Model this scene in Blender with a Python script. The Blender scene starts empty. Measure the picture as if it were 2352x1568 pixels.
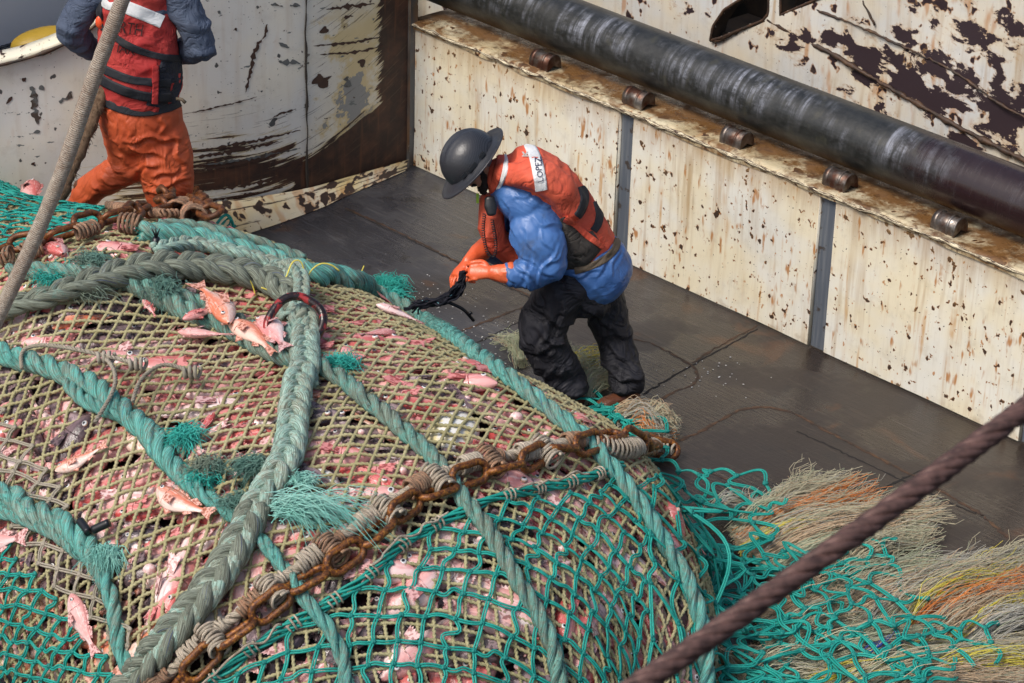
import bpy, math, random
import numpy as np
from mathutils import Vector, Matrix
from mathutils.bvhtree import BVHTree
rng = np.random.default_rng(7)
random.seed(7)
SC = bpy.context.scene
COL = SC.collection
# ------------------------------------------------------------ camera
FPX = 6475.0
CAMH = 8.2
PITCH = math.atan(6475 / 12922)
ROLL = math.radians(1.69)
Fw = np.array([0, math.cos(PITCH), -math.sin(PITCH)])
_R0 = np.array([1.0, 0, 0]); _U0 = np.array([0, math.sin(PITCH), math.cos(PITCH)])
Rt = _R0 * math.cos(ROLL) + _U0 * math.sin(ROLL)
Up = _U0 * math.cos(ROLL) - _R0 * math.sin(ROLL)
CO = np.array([0, 0, CAMH])
cam = bpy.data.cameras.new('camera')
cam_o = bpy.data.objects.new('camera', cam); COL.objects.link(cam_o)
M = Matrix.Identity(4)
for i in range(3):
    M[i][0] = Rt[i]; M[i][1] = Up[i]; M[i][2] = -Fw[i]; M[i][3] = CO[i]
cam_o.matrix_world = M
cam.sensor_width = 36; cam.lens = 36 * FPX / 2352
cam.clip_start = 0.5; cam.clip_end = 500
cam.dof.use_dof = True; cam.dof.focus_distance = 16.9; cam.dof.aperture_fstop = 7.1
SC.camera = cam_o
# ------------------------------------------------------------ light: overcast sky
W = bpy.data.worlds.new('World'); SC.world = W; W.use_nodes = True
wn = W.node_tree.nodes; wl = W.node_tree.links
sky = wn.new('ShaderNodeTexSky'); sky.sky_type = 'NISHITA'; sky.sun_disc = False
SUN_EL = math.radians(52); SUN_AZ = math.radians(-128)   # azimuth from +Y, clockwise
sky.sun_elevation = SUN_EL; sky.sun_rotation = SUN_AZ
sky.air_density = 1.0; sky.dust_density = 4.0; sky.ozone_density = 0.6
bg = wn['Background']; bg.inputs[1].default_value = 0.088
wl.new(sky.outputs[0], bg.inputs[0])
sun = bpy.data.lights.new('sun', 'SUN'); sun.energy = 1.5; sun.angle = math.radians(20); sun.color = (1, 0.96, 0.90)
sun_o = bpy.data.objects.new('sun', sun); COL.objects.link(sun_o)
sd = Vector((math.sin(SUN_AZ) * math.cos(SUN_EL), math.cos(SUN_AZ) * math.cos(SUN_EL), math.sin(SUN_EL)))
sun_o.rotation_euler = sd.to_track_quat('Z', 'Y').to_euler()
SC.view_settings.view_transform = 'Standard'; SC.view_settings.look = 'None'
SC.view_settings.gamma = 1; SC.view_settings.exposure = 0.70
SC.render.resolution_x = 1024; SC.render.resolution_y = 683
SC.cycles.max_bounces = 5; SC.cycles.diffuse_bounces = 3; SC.cycles.glossy_bounces = 3

# ------------------------------------------------------------ geometry helpers
A = np.array([7076, -7336.0, 0]); A /= np.linalg.norm(A)      # along the deck, towards the camera
C = np.array([-A[1], A[0], 0])                                # across the deck, towards the long wall
Z = np.array([0, 0, 1.0])
def acz(s, c, z): return A * s + C * c + Z * z
def ray(x, y): return Fw + Rt * (x - 1176) / FPX - Up * (y - 784) / FPX
def atz(x, y, z=0.0):
    d = ray(x, y); return CO + d * ((z - CAMH) / d[2])
def atd(x, y, depth): return CO + ray(x, y) * depth
def aty(x, y, Y):
    d = ray(x, y); return CO + d * (Y / d[1])
def proj(P):
    q = np.asarray(P) - CO; z = q @ Fw
    return np.stack([1176 + FPX * (q @ Rt) / z, 784 - FPX * (q @ Up) / z], -1)

class Geo:
    """collects verts and faces with a uv per loop, links as ONE mesh object"""
    def __init__(s): s.v = []; s.q = []; s.quv = []; s.t = []; s.n = 0
    def add(s, V, Q, UV=None):
        V = np.asarray(V, float).reshape(-1, 3); Q = np.asarray(Q, int)
        s.v.append(V)
        if len(Q):
            if Q.shape[1] == 4:
                s.q.append(Q + s.n); s.quv.append(np.zeros((len(Q), 4, 2)) if UV is None else UV)
            else: s.t.append(Q + s.n)
        s.n += len(V)
        return s
    def data(s, name, mat):
        me = bpy.data.meshes.new(name)
        V = np.concatenate(s.v); me.vertices.add(len(V)); me.vertices.foreach_set('co', V.ravel().astype(np.float32))
        Q = np.concatenate(s.q) if s.q else np.zeros((0, 4), int); T = np.concatenate(s.t) if s.t else np.zeros((0, 3), int)
        nl = Q.size + T.size
        me.loops.add(nl); me.loops.foreach_set('vertex_index', np.concatenate([Q.ravel(), T.ravel()]).astype(np.int32))
        me.polygons.add(len(Q) + len(T))
        me.polygons.foreach_set('loop_start', np.concatenate([np.arange(len(Q)) * 4, Q.size + np.arange(len(T)) * 3]).astype(np.int32))
        me.polygons.foreach_set('loop_total', np.concatenate([np.full(len(Q), 4), np.full(len(T), 3)]).astype(np.int32))
        uv = me.uv_layers.new(name='UVMap')
        U = np.zeros((nl, 2), np.float32)
        if s.q: U[:Q.size] = np.concatenate(s.quv).reshape(-1, 2)
        uv.data.foreach_set('uv', U.ravel())
        me.update(calc_edges=True)
        if mat: me.materials.append(mat)
        return me
    def build(s, name, mat, parent=None, smooth=True, **tags):
        me = s.data(name, mat)
        me.polygons.foreach_set('use_smooth', np.full(len(me.polygons), smooth))
        o = bpy.data.objects.new(name, me); COL.objects.link(o)
        if parent: o.parent = parent
        tag(o, **tags); return o
    def merge2(s, o, mat2):
        """takes in another Geo (quads only) under a second material"""
        s.n2 = sum(len(q) for q in s.q); b = s.n
        s.v += o.v; s.q += [q + b for q in o.q]; s.quv += o.quv; s.n += o.n; s.mat2 = mat2; return s
    def second(s, ob):
        k = sum(len(q) for q in s.q); idx = np.zeros(len(ob.data.polygons), np.int32); idx[s.n2:k] = 1
        ob.data.materials.append(s.mat2); ob.data.polygons.foreach_set('material_index', idx); return ob
def tag(o, label=None, cat=None, group=None, kind=None):
    if label: o['label'] = label
    if cat: o['category'] = cat
    if group: o['group'] = group
    if kind: o['kind'] = kind
    return o
def empty(name, loc=(0, 0, 0), **tags):
    o = bpy.data.objects.new(name, None); COL.objects.link(o); o.location = loc
    tag(o, **tags); return o
def reroot(root, loc):
    """put the empty at the thing's base and keep its children where they are"""
    loc = Vector(loc); root.location = loc
    for ch in root.children: ch.matrix_parent_inverse = Matrix.Translation(-loc)
def unit(v): return v / np.maximum(np.linalg.norm(v, axis=-1, keepdims=True), 1e-9)
def grid_quads(nu, nv, wrap=False):
    i = np.arange(nu - 1)[:, None]; j = np.arange(nv if wrap else nv - 1)[None]
    j2 = (j + 1) % nv
    return np.stack([i * nv + j + 0 * i, i * nv + j2, (i + 1) * nv + j2, (i + 1) * nv + j], -1).reshape(-1, 4)
def tube(P, r, sides=6, N=None, rmod=None, caps=True, v0=0.0):
    """returns verts, quads, uv of a tube round polyline P (n,3)"""
    P = np.asarray(P, float); n = len(P)
    T = unit(np.gradient(P, axis=0))
    if N is None:
        N = np.zeros_like(P); a = np.cross(T[0], [0, 0, 1.0])
        if np.linalg.norm(a) < .1: a = np.cross(T[0], [1.0, 0, 0])
        a = a / np.linalg.norm(a)
        for i in range(n):
            a = a - T[i] * (a @ T[i]); a /= max(np.linalg.norm(a), 1e-9); N[i] = a
    else:
        N = np.broadcast_to(N, P.shape); N = unit(N - T * (N * T).sum(1)[:, None])
    B = np.cross(T, N)
    th = np.arange(sides) / sides * 2 * np.pi
    rr = np.broadcast_to(np.asarray(r, float), (n,))[:, None] * np.ones(sides)
    if rmod is not None: rr = rr * rmod
    V = P[:, None] + rr[..., None] * (np.cos(th)[None, :, None] * N[:, None] + np.sin(th)[None, :, None] * B[:, None])
    Q = grid_quads(n, sides, True)
    L = np.concatenate([[0], np.cumsum(np.linalg.norm(np.diff(P, axis=0), axis=1))])
    i = np.repeat(np.arange(n - 1), sides); j = np.tile(np.arange(sides), n - 1)
    u0 = L[i]; u1 = L[i + 1]; va = j / sides + v0; vb = (j + 1) / sides + v0
    UV = np.stack([np.stack([u0, va], -1), np.stack([u0, vb], -1), np.stack([u1, vb], -1), np.stack([u1, va], -1)], 1)
    V = V.reshape(-1, 3)
    if caps:
        V = np.concatenate([V, P[:1], P[-1:]]); k = n * sides
        jj = np.arange(sides); j2 = (jj + 1) % sides
        c1 = np.stack([np.full(sides, k), j2, jj, jj], -1); c2 = np.stack([np.full(sides, k + 1), (n - 1) * sides + jj, (n - 1) * sides + j2, (n - 1) * sides + j2], -1)
        T3 = np.concatenate([c1[:, :3], c2[:, :3]])
        return V, Q, UV, T3
    return V, Q, UV, np.zeros((0, 3), int)
def add_tube(g, *a, **k):
    V, Q, UV, T3 = tube(*a, **k)
    base = g.n; g.add(V, Q, UV)
    if len(T3): g.t.append(T3 + base)
    return g
def resample(P, step, aux=None, n=None):
    P = np.asarray(P, float)
    L = np.concatenate([[0], np.cumsum(np.linalg.norm(np.diff(P, axis=0), axis=1))])
    n = n or max(2, int(L[-1] / step) + 1); t = np.linspace(0, L[-1], n)
    R = np.stack([np.interp(t, L, P[:, k]) for k in range(P.shape[1])], -1)
    if aux is None: return R
    return R, np.stack([np.interp(t, L, aux[:, k]) for k in range(aux.shape[1])], -1)
def spline(P, per=8):
    """catmull-rom through P"""
    P = np.asarray(P, float); P = np.concatenate([[2 * P[0] - P[1]], P, [2 * P[-1] - P[-2]]]); out = []
    t = np.arange(per)[:, None] / per
    for i in range(1, len(P) - 2):
        a, b, c, d = P[i - 1:i + 3]
        out.append(.5 * (2 * b + (c - a) * t + (2 * a - 5 * b + 4 * c - d) * t ** 2 + (3 * b - a - 3 * c + d) * t ** 3))
    out.append(P[-2][None]); return np.concatenate(out)
def smooth1(P, k=3):
    P = P.copy()
    for _ in range(k): P[1:-1] = (P[:-2] + 2 * P[1:-1] + P[2:]) / 4
    return P
def box(g, lo, hi, frame=None):
    """box between corners in (s,c,z) or given frame function"""
    f = frame or acz
    x0, y0, z0 = lo; x1, y1, z1 = hi
    V = [f(x, y, z) for x in (x0, x1) for y in (y0, y1) for z in (z0, z1)]
    Q = [[0, 1, 3, 2], [4, 6, 7, 5], [0, 4, 5, 1], [2, 3, 7, 6], [0, 2, 6, 4], [1, 5, 7, 3]]
    uvs = []
    cs = [(x, y, z) for x in (x0, x1) for y in (y0, y1) for z in (z0, z1)]
    for k, q in enumerate(Q):
        ax = [(1, 2), (1, 2), (0, 2), (0, 2), (0, 1), (0, 1)][k]
        uvs.append([[cs[i][ax[0]], cs[i][ax[1]]] for i in q])
    g.add(V, Q, np.array(uvs)); return g
def blob(g, c, r, seg=8, rings=6, frame=None, noise=0.0):
    """ellipsoid"""
    r = np.broadcast_to(r, (3,)); th = np.linspace(0, np.pi, rings + 1); ph = np.arange(seg) / seg * 2 * np.pi
    V = np.stack([np.sin(th)[:, None] * np.cos(ph), np.sin(th)[:, None] * np.sin(ph), np.cos(th)[:, None] + 0 * ph], -1)
    if noise: V = V * (1 + noise * rng.standard_normal(V.shape[:2]))[..., None]
    V = V * r
    if frame is not None: V = V @ np.asarray(frame)
    UV = None
    g.add((V + c).reshape(-1, 3), grid_quads(rings + 1, seg, True)); return g
def inpoly(pts, poly):
    pts = np.asarray(pts); x, y = pts[..., 0], pts[..., 1]; ins = np.zeros(x.shape, bool); n = len(poly)
    for i in range(n):
        x1, y1 = poly[i]; x2, y2 = poly[(i + 1) % n]
        c = ((y1 > y) != (y2 > y)) & (x < (x2 - x1) * (y - y1) / ((y2 - y1) or 1e-9) + x1)
        ins ^= c
    return ins
# cheap smooth value noise
_NT = rng.standard_normal((64, 64, 8))
def vnoise(x, y, k=0):
    x = np.asarray(x, float); y = np.asarray(y, float)
    xi = np.floor(x).astype(int); yi = np.floor(y).astype(int); fx = x - xi; fy = y - yi
    fx = fx * fx * (3 - 2 * fx); fy = fy * fy * (3 - 2 * fy); T = _NT[..., k % 8]
    g = lambda i, j: T[(xi + i) % 64, (yi + j) % 64]
    return (g(0, 0) * (1 - fx) + g(1, 0) * fx) * (1 - fy) + (g(0, 1) * (1 - fx) + g(1, 1) * fx) * fy

# ------------------------------------------------------------ materials
class Mt:
    def __init__(s, name, rough=.6, metal=0, spec=.5):
        s.m = bpy.data.materials.new(name); s.m.use_nodes = True; s.nt = s.m.node_tree
        s.b = s.nt.nodes['Principled BSDF']; s.b.inputs['Roughness'].default_value = rough
        s.b.inputs['Metallic'].default_value = metal; s.b.inputs['Specular IOR Level'].default_value = spec
        s.tc = None
    def N(s, t): return s.nt.nodes.new('ShaderNode' + t)
    def L(s, a, b):
        if isinstance(a, (int, float)): b.default_value = a
        elif isinstance(a, (tuple, list)): b.default_value = tuple(a) + ((1,) if len(a) == 3 and b.type == 'RGBA' else ())
        else: s.nt.links.new(a, b)
    def co(s, k='Object'):
        if s.tc is None: s.tc = s.N('TexCoord')
        return s.tc.outputs[k]
    def map(s, v, sc=(1, 1, 1), loc=(0, 0, 0), rot=(0, 0, 0)):
        n = s.N('Mapping'); s.L(v, n.inputs[0]); n.inputs['Scale'].default_value = sc; n.inputs['Location'].default_value = loc; n.inputs['Rotation'].default_value = rot
        return n.outputs[0]
    def noise(s, v, sc, det=4, rough=.6, dist=0, col=False):
        n = s.N('TexNoise'); s.L(v, n.inputs['Vector']); n.inputs['Scale'].default_value = sc; n.inputs['Detail'].default_value = det
        n.inputs['Roughness'].default_value = rough; n.inputs['Distortion'].default_value = dist
        return n.outputs['Color' if col else 'Fac']
    def vor(s, v, sc, feat='F1', out='Distance', rnd=1):
        n = s.N('TexVoronoi'); n.feature = feat; s.L(v, n.inputs['Vector']); n.inputs['Scale'].default_value = sc; n.inputs['Randomness'].default_value = rnd
        return n.outputs[out]
    def wave(s, v, sc, dist=0, dsc=1, kind='X', prof='SIN'):
        n = s.N('TexWave'); n.bands_direction = kind; n.wave_profile = prof; s.L(v, n.inputs['Vector']); n.inputs['Scale'].default_value = sc
        n.inputs['Distortion'].default_value = dist; n.inputs['Detail Scale'].default_value = dsc; return n.outputs['Fac']
    def ramp(s, f, st, interp='LINEAR'):
        n = s.N('ValToRGB'); s.L(f, n.inputs[0]); cr = n.color_ramp; cr.interpolation = interp
        while len(cr.elements) < len(st): cr.elements.new(.5)
        for e, (p, c) in zip(cr.elements, st):
            e.position = p
            if isinstance(c, (int, float)): c = (c, c, c)
            e.color = tuple(c) + (1,)
        return n.outputs[0]
    def mix(s, f, a, b, mode='MIX'):
        n = s.N('Mix'); n.data_type = 'RGBA'; n.blend_type = mode; s.L(f, n.inputs[0]); s.L(a, n.inputs[6]); s.L(b, n.inputs[7]); return n.outputs[2]
    def ma(s, op, a, b=0.0, c=None, clamp=False):
        n = s.N('Math'); n.operation = op; n.use_clamp = clamp; s.L(a, n.inputs[0]); s.L(b, n.inputs[1])
        if c is not None: s.L(c, n.inputs[2])
        return n.outputs[0]
    def step(s, v, lo, hi):
        n = s.N('MapRange'); n.interpolation_type = 'SMOOTHSTEP'; s.L(v, n.inputs[0]); n.inputs[1].default_value = lo; n.inputs[2].default_value = hi; return n.outputs[0]
    def xyz(s, v):
        n = s.N('SeparateXYZ'); s.L(v, n.inputs[0]); return n.outputs
    def col(s, c): s.L(c, s.b.inputs['Base Color']); return s
    def ro(s, c): s.L(c, s.b.inputs['Roughness']); return s
    def bump(s, h, d=.01, st=1.0):
        n = s.N('Bump'); s.L(h, n.inputs['Height']); n.inputs['Distance'].default_value = d; n.inputs['Strength'].default_value = st
        s.nt.links.new(n.outputs[0], s.b.inputs['Normal']); return s
    def rnd(s):
        return s.N('ObjectInfo').outputs['Random']

def rust_paint(name, base, base2, chips=.56, chipcol=(.03, .016, .012), streak=.6, dark=.0, bulk=None, seed=0.0, edge=None, chsc=9.0, halo=.5):
    m = Mt(name, .5)
    uv = m.map(m.co('UV'), loc=(seed, seed * .37, 0))
    big = m.noise(uv, 1.7, 3)
    c = m.mix(m.step(big, .35, .65), base, base2)
    # vertical dirt streaks
    st = m.noise(m.map(uv, (13, .8, 1)), 1.0, 4, .6)
    st2 = m.noise(m.map(uv, (34, 2.6, 1)), 1.0, 3, .6)
    area = m.step(m.noise(uv, 1.1, 2), .38, .62)
    c = m.mix(m.ma('MULTIPLY', m.step(st, .48, .72), m.ma('MULTIPLY', m.ma('ADD', area, .35), streak)), c, (.36, .21, .075))
    c = m.mix(m.ma('MULTIPLY', m.step(st2, .52, .8), streak * .35), c, (.22, .16, .09))
    # rust runs below chips
    ch = m.noise(m.map(uv, (1, .85, 1)), chsc, 2.5, .55)
    cl = m.noise(uv, 2.3, 3)
    dens = m.ma('MULTIPLY', m.ma('SUBTRACT', cl, .5), .28)
    chv = m.ma('ADD', ch, dens)
    run = m.ma('ADD', m.noise(m.map(uv, (1, .28, 1), loc=(0, .02, 0)), chsc, 2.5, .55), dens)
    c = m.mix(m.ma('MULTIPLY', m.step(run, chips - .04, chips + .07), halo), c, (.42, .17, .035))
    c = m.mix(m.ma('MULTIPLY', m.step(chv, chips - .015, chips + .012), halo * 1.2, clamp=True), c, (.30, .12, .03))
    c = m.mix(m.step(chv, chips + .012, chips + .02), c, chipcol)
    fine = m.noise(uv, 46, 2, .5)
    c = m.mix(m.ma('MULTIPLY', m.step(fine, .70, .72), .9), c, chipcol)
    grime = m.noise(uv, 7, 6, .7)
    c = m.mix(m.ma('MULTIPLY', m.step(grime, .5, .75), .22), c, (.25, .19, .11))
    m.uvn = uv; m.c = c; m.chv = chv
    return m
# ============================================================ SETTING
m = Mt('deck_steel', .4, 0, .8)
o = m.co('Object')
big = m.noise(o, .55, 3, .5); mid = m.noise(o, 3.0, 6, .65); fine = m.noise(o, 40, 4, .7)
ra = m.map(o, (1, 1, 1), rot=(0, 0, math.radians(46)))
brush = m.noise(m.map(ra, (2.2, 34, 1)), 1, 5, .7); brush2 = m.noise(m.map(m.map(o, rot=(0, 0, math.radians(-32))), (3, 50, 1)), 1, 4, .7)
zone = m.step(m.ma('ADD', m.xyz(o)['X'], m.ma('MULTIPLY', m.ma('SUBTRACT', big, .5), 2.2)), -.1, 1.7)
c = m.mix(zone, (.034, .035, .043), (.022, .014, .010))
c = m.mix(m.ma('MULTIPLY', m.step(mid, .48, .72), .6), c, m.mix(zone, (.075, .074, .080), (.044, .030, .022)))
c = m.mix(m.ma('MULTIPLY', m.step(big, .48, .6), .7), c, (.022, .016, .014))
c = m.mix(m.ma('MULTIPLY', m.step(brush, .50, .74), .45), c, m.mix(zone, (.14, .135, .135), (.085, .066, .050)))
c = m.mix(m.ma('MULTIPLY', m.step(brush2, .56, .8), .4), c, (.10, .085, .068))
c = m.mix(m.ma('MULTIPLY', m.step(fine, .62, .75), .35), c, (.14, .125, .11))
c = m.mix(m.ma('MULTIPLY', m.step(m.noise(o, 1.6, 5, .6, 1.0), .60, .70), .55), c, (.085, .035, .014))
c = m.mix(m.ma('MULTIPLY', m.step(m.noise(o, 2.3, 4, .6, .6), .60, .64), .5), c, (.012, .010, .010))
m.col(c)
wet = m.noise(o, 1.3, 4, .6)
m.ro(m.ma('ADD', m.ma('MULTIPLY', m.step(wet, .46, .58), .34), m.ma('ADD', m.ma('MULTIPLY', brush, .18), .07)))
m.bump(m.ma('ADD', m.ma('MULTIPLY', mid, .6), m.ma('ADD', brush, m.ma('MULTIPLY', fine, .5))), .006, .9)
M_deck = m.m
g = Geo(); n = 60
xs = np.linspace(-9, 12, n); ys = np.linspace(2, 26, n)
X, Y = np.meshgrid(xs, ys, indexing='ij')
g.add(np.stack([X, Y, 0 * X], -1).reshape(-1, 3), grid_quads(n, n)[:, ::-1])
deck = g.build('deck', M_deck, kind='structure')
m = Mt('weld_rust', .6); o = m.co('Object')
m.col(m.ramp(m.noise(o, 14, 4), [(.35, (.022, .015, .011)), (.55, (.06, .030, .016)), (.75, (.12, .065, .03))])).bump(m.noise(o, 60, 3), .004)
M_weld = m.m
def seam(pts, w=.010, h=.003, par=deck, name='weld_bead', mat=M_weld, surf=lambda x, y: atz(x, y)):
    P = spline([surf(x, y) for x, y in pts], 10); P = resample(P, .03)
    P = P + .004 * rng.standard_normal(P.shape) * [1, 1, 0]
    g = Geo(); T = unit(np.gradient(P, axis=0)); S = np.cross(T, Z); S = unit(S)
    ww = w * (1 + .3 * rng.standard_normal(len(P)))[:, None]
    V = np.stack([P - S * ww + Z * .001, P - S * ww * .4 + Z * h, P + S * ww * .4 + Z * h, P + S * ww + Z * .001], 1)
    g.add(V.reshape(-1, 3), grid_quads(len(P), 4)); return g.build(name, mat, par)
seam([(795, 478), (850, 503), (930, 540), (1060, 605), (1240, 690)])
seam([(1060, 760), (1130, 733), (1240, 690), (1300, 668)])
seam([(1440, 775), (1500, 790), (1560, 822), (1600, 850), (1595, 880), (1550, 900), (1480, 935)])
seam([(1590, 832), (1660, 790), (1740, 748)], .009)
seam([(1560, 1012), (1620, 985), (1690, 945), (1760, 935), (1830, 952), (1900, 990), (2020, 1052), (2130, 1110), (2260, 1185)], .012)
seam([(2260, 1185), (2330, 1250), (2430, 1360)], .012)
seam([(1850, 1180), (1750, 1130), (1600, 1075)], .006)
seam([(1110, 830), (1050, 790), (1000, 800)], .006)

m = Mt('plate_gap', .8); m.col((.012, .010, .009)); M_gap = m.m
for pts in ([(795, 476), (1060, 602), (1260, 700)], [(1740, 750), (1560, 850), (1480, 900)], [(2240, 1175), (1830, 985)], [(1060, 800), (1260, 700)], [(2260, 1010), (2000, 1130), (1800, 1240)]):
    seam([(x, y + 5) for x, y in pts], .007, .003, name='plate_joint', mat=M_gap)
# ---------------- long bulwark on the right, with ledge and panels
WC = 12.77; WT = 1.13
pm = rust_paint('cream_panel_paint', (.76, .69, .51), (.75, .74, .67), chips=.648, chipcol=(.045, .024, .014), streak=.5, chsc=17, halo=.9)
dr = pm.noise(pm.map(pm.uvn, (16, 1.0, 1), loc=(2.2, 0, 0)), 1, 3, .6); dg = pm.noise(pm.map(pm.uvn, (3, 3, 1), loc=(5, 5, 0)), 1, 3)
pm.c = pm.mix(pm.ma('MULTIPLY', pm.ma('MULTIPLY', pm.step(dr, .56, .70), pm.step(dg, .40, .60)), .75), pm.c, (.50, .25, .06))
sp = pm.noise(pm.map(pm.uvn, (1, .7, 1), loc=(9, 4, 0)), 24, 2, .5); pm.c = pm.mix(pm.ma('MULTIPLY', pm.step(sp, .66, .73), .85), pm.c, (.42, .17, .03))
h = m2 = pm.xyz(pm.co('UV'))['Y']
cc = pm.mix(pm.ma('MULTIPLY', pm.step(pm.ma('ADD', h, pm.ma('MULTIPLY', pm.noise(pm.map(pm.uvn, (9, 1, 1)), 1, 4, .7), .5)), 1.08, 1.5), .8), pm.c, (.33, .19, .075))
cc = pm.mix(pm.ma('MULTIPLY', pm.step(pm.ma('SUBTRACT', .30, pm.ma('ADD', h, pm.ma('MULTIPLY', pm.noise(pm.uvn, 6, 4), .5))), 0.0, .10), .5), cc, (.34, .25, .14))
pm.col(cc).ro(pm.ma('ADD', pm.ma('MULTIPLY', pm.step(pm.chv, .66, .68), .3), .38)).bump(pm.ma('ADD', pm.noise(pm.uvn, 5, 5, .6), pm.ma('MULTIPLY', pm.step(pm.chv, .66, .69), -.6)), .006, .7)
M_panel = pm.m
lm = rust_paint('ledge_paint', (.52, .42, .25), (.60, .54, .38), chips=.60, chipcol=(.06, .028, .014), streak=.0, chsc=10, halo=.6)
uv = lm.uvn
c = lm.mix(lm.step(lm.ma('ADD', lm.noise(uv, 4, 6, .7), lm.ma('MULTIPLY', lm.step(lm.xyz(lm.co('UV'))['Y'], .08, .32), .12)), .40, .62), lm.c, (.17, .085, .030))
c = lm.mix(lm.ma('MULTIPLY', lm.step(lm.noise(uv, 9, 5, .7, .5), .5, .62), .7), c, (.08, .038, .018))
lm.col(c).ro(lm.step(lm.noise(uv, 5, 3), .3, .8)).bump(lm.noise(uv, 12, 5, .7), .008, .7)
M_ledge = lm.m
bul = empty('bulwark_wall', label='cream steel bulwark with rust spots and grey strips running along the right of the deck', cat='bulwark')
def sframe(c0): return lambda s, y, z: acz(s, c0 + y, z)
def panel(s0, s1, z0=0.02, z1=WT - .0, par=bul):
    g = Geo(); ns = int((s1 - s0) / .06) + 2; nz = 22
    S, Zz = np.meshgrid(np.linspace(s0, s1, ns), np.linspace(z0, z1, nz), indexing='ij')
    dent = .006 * vnoise(S * 2.2, Zz * 2.2, 1)
    V = A * S[..., None] + C * (WC + dent)[..., None] + Z * Zz[..., None]
    UVv = np.stack([S, Zz], -1).reshape(-1, 2); Q = grid_quads(ns, nz)
    g.add(V.reshape(-1, 3), Q, UVv[Q])
    # returns at the ends so the panel has thickness
    for s in (s0, s1): box(g, (s - .002, .004, z0), (s + .002, .05, z1), sframe(WC))
    return g.build('panel', M_panel, par)
for a, b in ((-14.34, -12.265), (-12.125, -10.475), (-10.335, -8.76), (-8.62, -6.9), (-6.76, -4.5)): panel(a, b)
m = Mt('strip_paint', .45); uvv = m.co('UV')
c = m.mix(m.step(m.noise(m.map(uvv, (30, 1.5, 1)), 1, 4), .4, .7), (.085, .10, .125), (.15, .165, .185))
c = m.mix(m.step(m.noise(uvv, 9, 4), .58, .64), c, (.05, .04, .035)); m.col(c); M_strip = m.m
for a, b in ((-12.265, -12.125), (-10.475, -10.335), (-8.76, -8.62), (-6.9, -6.76)):
    g = Geo(); box(g, (a + .004, .03, 0.01), (b - .004, .045, WT), sframe(WC)); g.build('seam_strip', M_strip, bul, smooth=False)
# ledge: folded plate with rolled front lip
g = Geo(); prof = [(-.012, WT - .045), (-.016, WT - .012), (-.006, WT + .004), (.02, WT + .008), (.10, WT + .003), (.36, WT + .004), (.62, WT + .0), (.64, WT - .3)]
ss = np.arange(-14.42, -4.4, .05)
PP = np.array(prof); V = []
for k, (y, z) in enumerate(PP):
    dz = .005 * vnoise(ss * 5, ss * 0 + k * .7, 2); V.append(A * ss[:, None] + C * (WC + y + dz * .6)[:, None] + Z * (z + dz)[:, None])
V = np.stack(V, 1); Q = grid_quads(len(ss), len(PP)); l = np.concatenate([[0], np.cumsum(np.hypot(*np.diff(PP, axis=0).T))])
UVv = np.stack(np.broadcast_arrays(ss[:, None], l[None]), -1).reshape(-1, 2); g.add(V.reshape(-1, 3), Q, UVv[Q])
g.build('ledge', M_ledge, bul)
# chipped paint line under the lip
m = Mt('lip_rust', .7); uv = m.co('UV'); nz = m.noise(m.map(uv, (14, 14, 1)), 1, 3, .6)
m.col(m.ramp(nz, [(.44, (.04, .02, .012)), (.50, (.10, .045, .02)), (.52, (.66, .58, .40)), (.7, (.74, .67, .5))])); M_lip = m.m
g = Geo(); L = np.arange(-14.40, -4.5, .04); P = acz(0, 0, 0) + A * L[:, None] + C * (WC - .018) + Z * (WT - .012); P = P + Z * (.004 * vnoise(L * 9, L * 0, 3))[:, None]
add_tube(g, P, .011 + .004 * vnoise(L * 16, L * 0, 4), 7); g.build('lip', M_lip, bul)
m = Mt('bare_steel', .32, .85); o = m.co('Object'); nn = m.noise(o, 9, 5, .6)
m.col(m.ramp(nn, [(.40, (.10, .045, .03)), (.52, (.16, .13, .11)), (.68, (.34, .32, .30))])).ro(m.ramp(nn, [(.3, .55), (.7, .3)])).bump(m.noise(o, 50, 3), .002)
M_knuckle = m.m
for s in (-13.05, -12.14, -11.24, -10.35, -9.47, -8.56, -7.66):
    # domed roller: half round body with raised collars lying along the ledge
    s -= .068; kn = empty('rail_roller', parent_loc := tuple(acz(s, WC + .112, WT + .012)))
    kn.parent = bul; tag(kn)
    Vf = lambda a, y, z, s=s: acz(s + a, WC + .112 + y, WT + .006 + z * 1.12)
    def halfround(g, a0, a1, r, n=14):
        th = np.linspace(0, np.pi, n); loops = []
        for a in (a0, a0 + .004, a1 - .004, a1):
            rr = r - (.006 if a in (a0, a1) else 0)
            pts = [Vf(a, -rr, -.0)] + [Vf(a, -np.cos(t) * rr, .03 + np.sin(t) * rr) for t in th] + [Vf(a, rr, 0)]
            loops.append(pts)
        V = np.array(loops); g.add(V.reshape(-1, 3), grid_quads(4, n + 2)); k = g.n
        for e in (0, 3):
            cen = Vf((a0, a1)[e > 0], 0, .03); P = np.concatenate([V[e], [cen]])
            b = g.n; g.add(P, np.array([[b * 0 + i, i + 1, len(P) - 1] for i in range(len(P) - 2)]))
    g = Geo(); halfround(g, -.09, .09, .062); b = g.build('roller_body', M_knuckle, kn)
    g = Geo(); halfround(g, .03, .05, .069); halfround(g, -.075, -.045, .068); b2 = g.build('collar', M_knuckle, kn)
    g = Geo(); halfround(g, .09, .103, .071); g.build('end_plate', M_knuckle, kn)
    for ch in kn.children: ch.matrix_parent_inverse = Matrix.Translation(-Vector(parent_loc))
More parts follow.
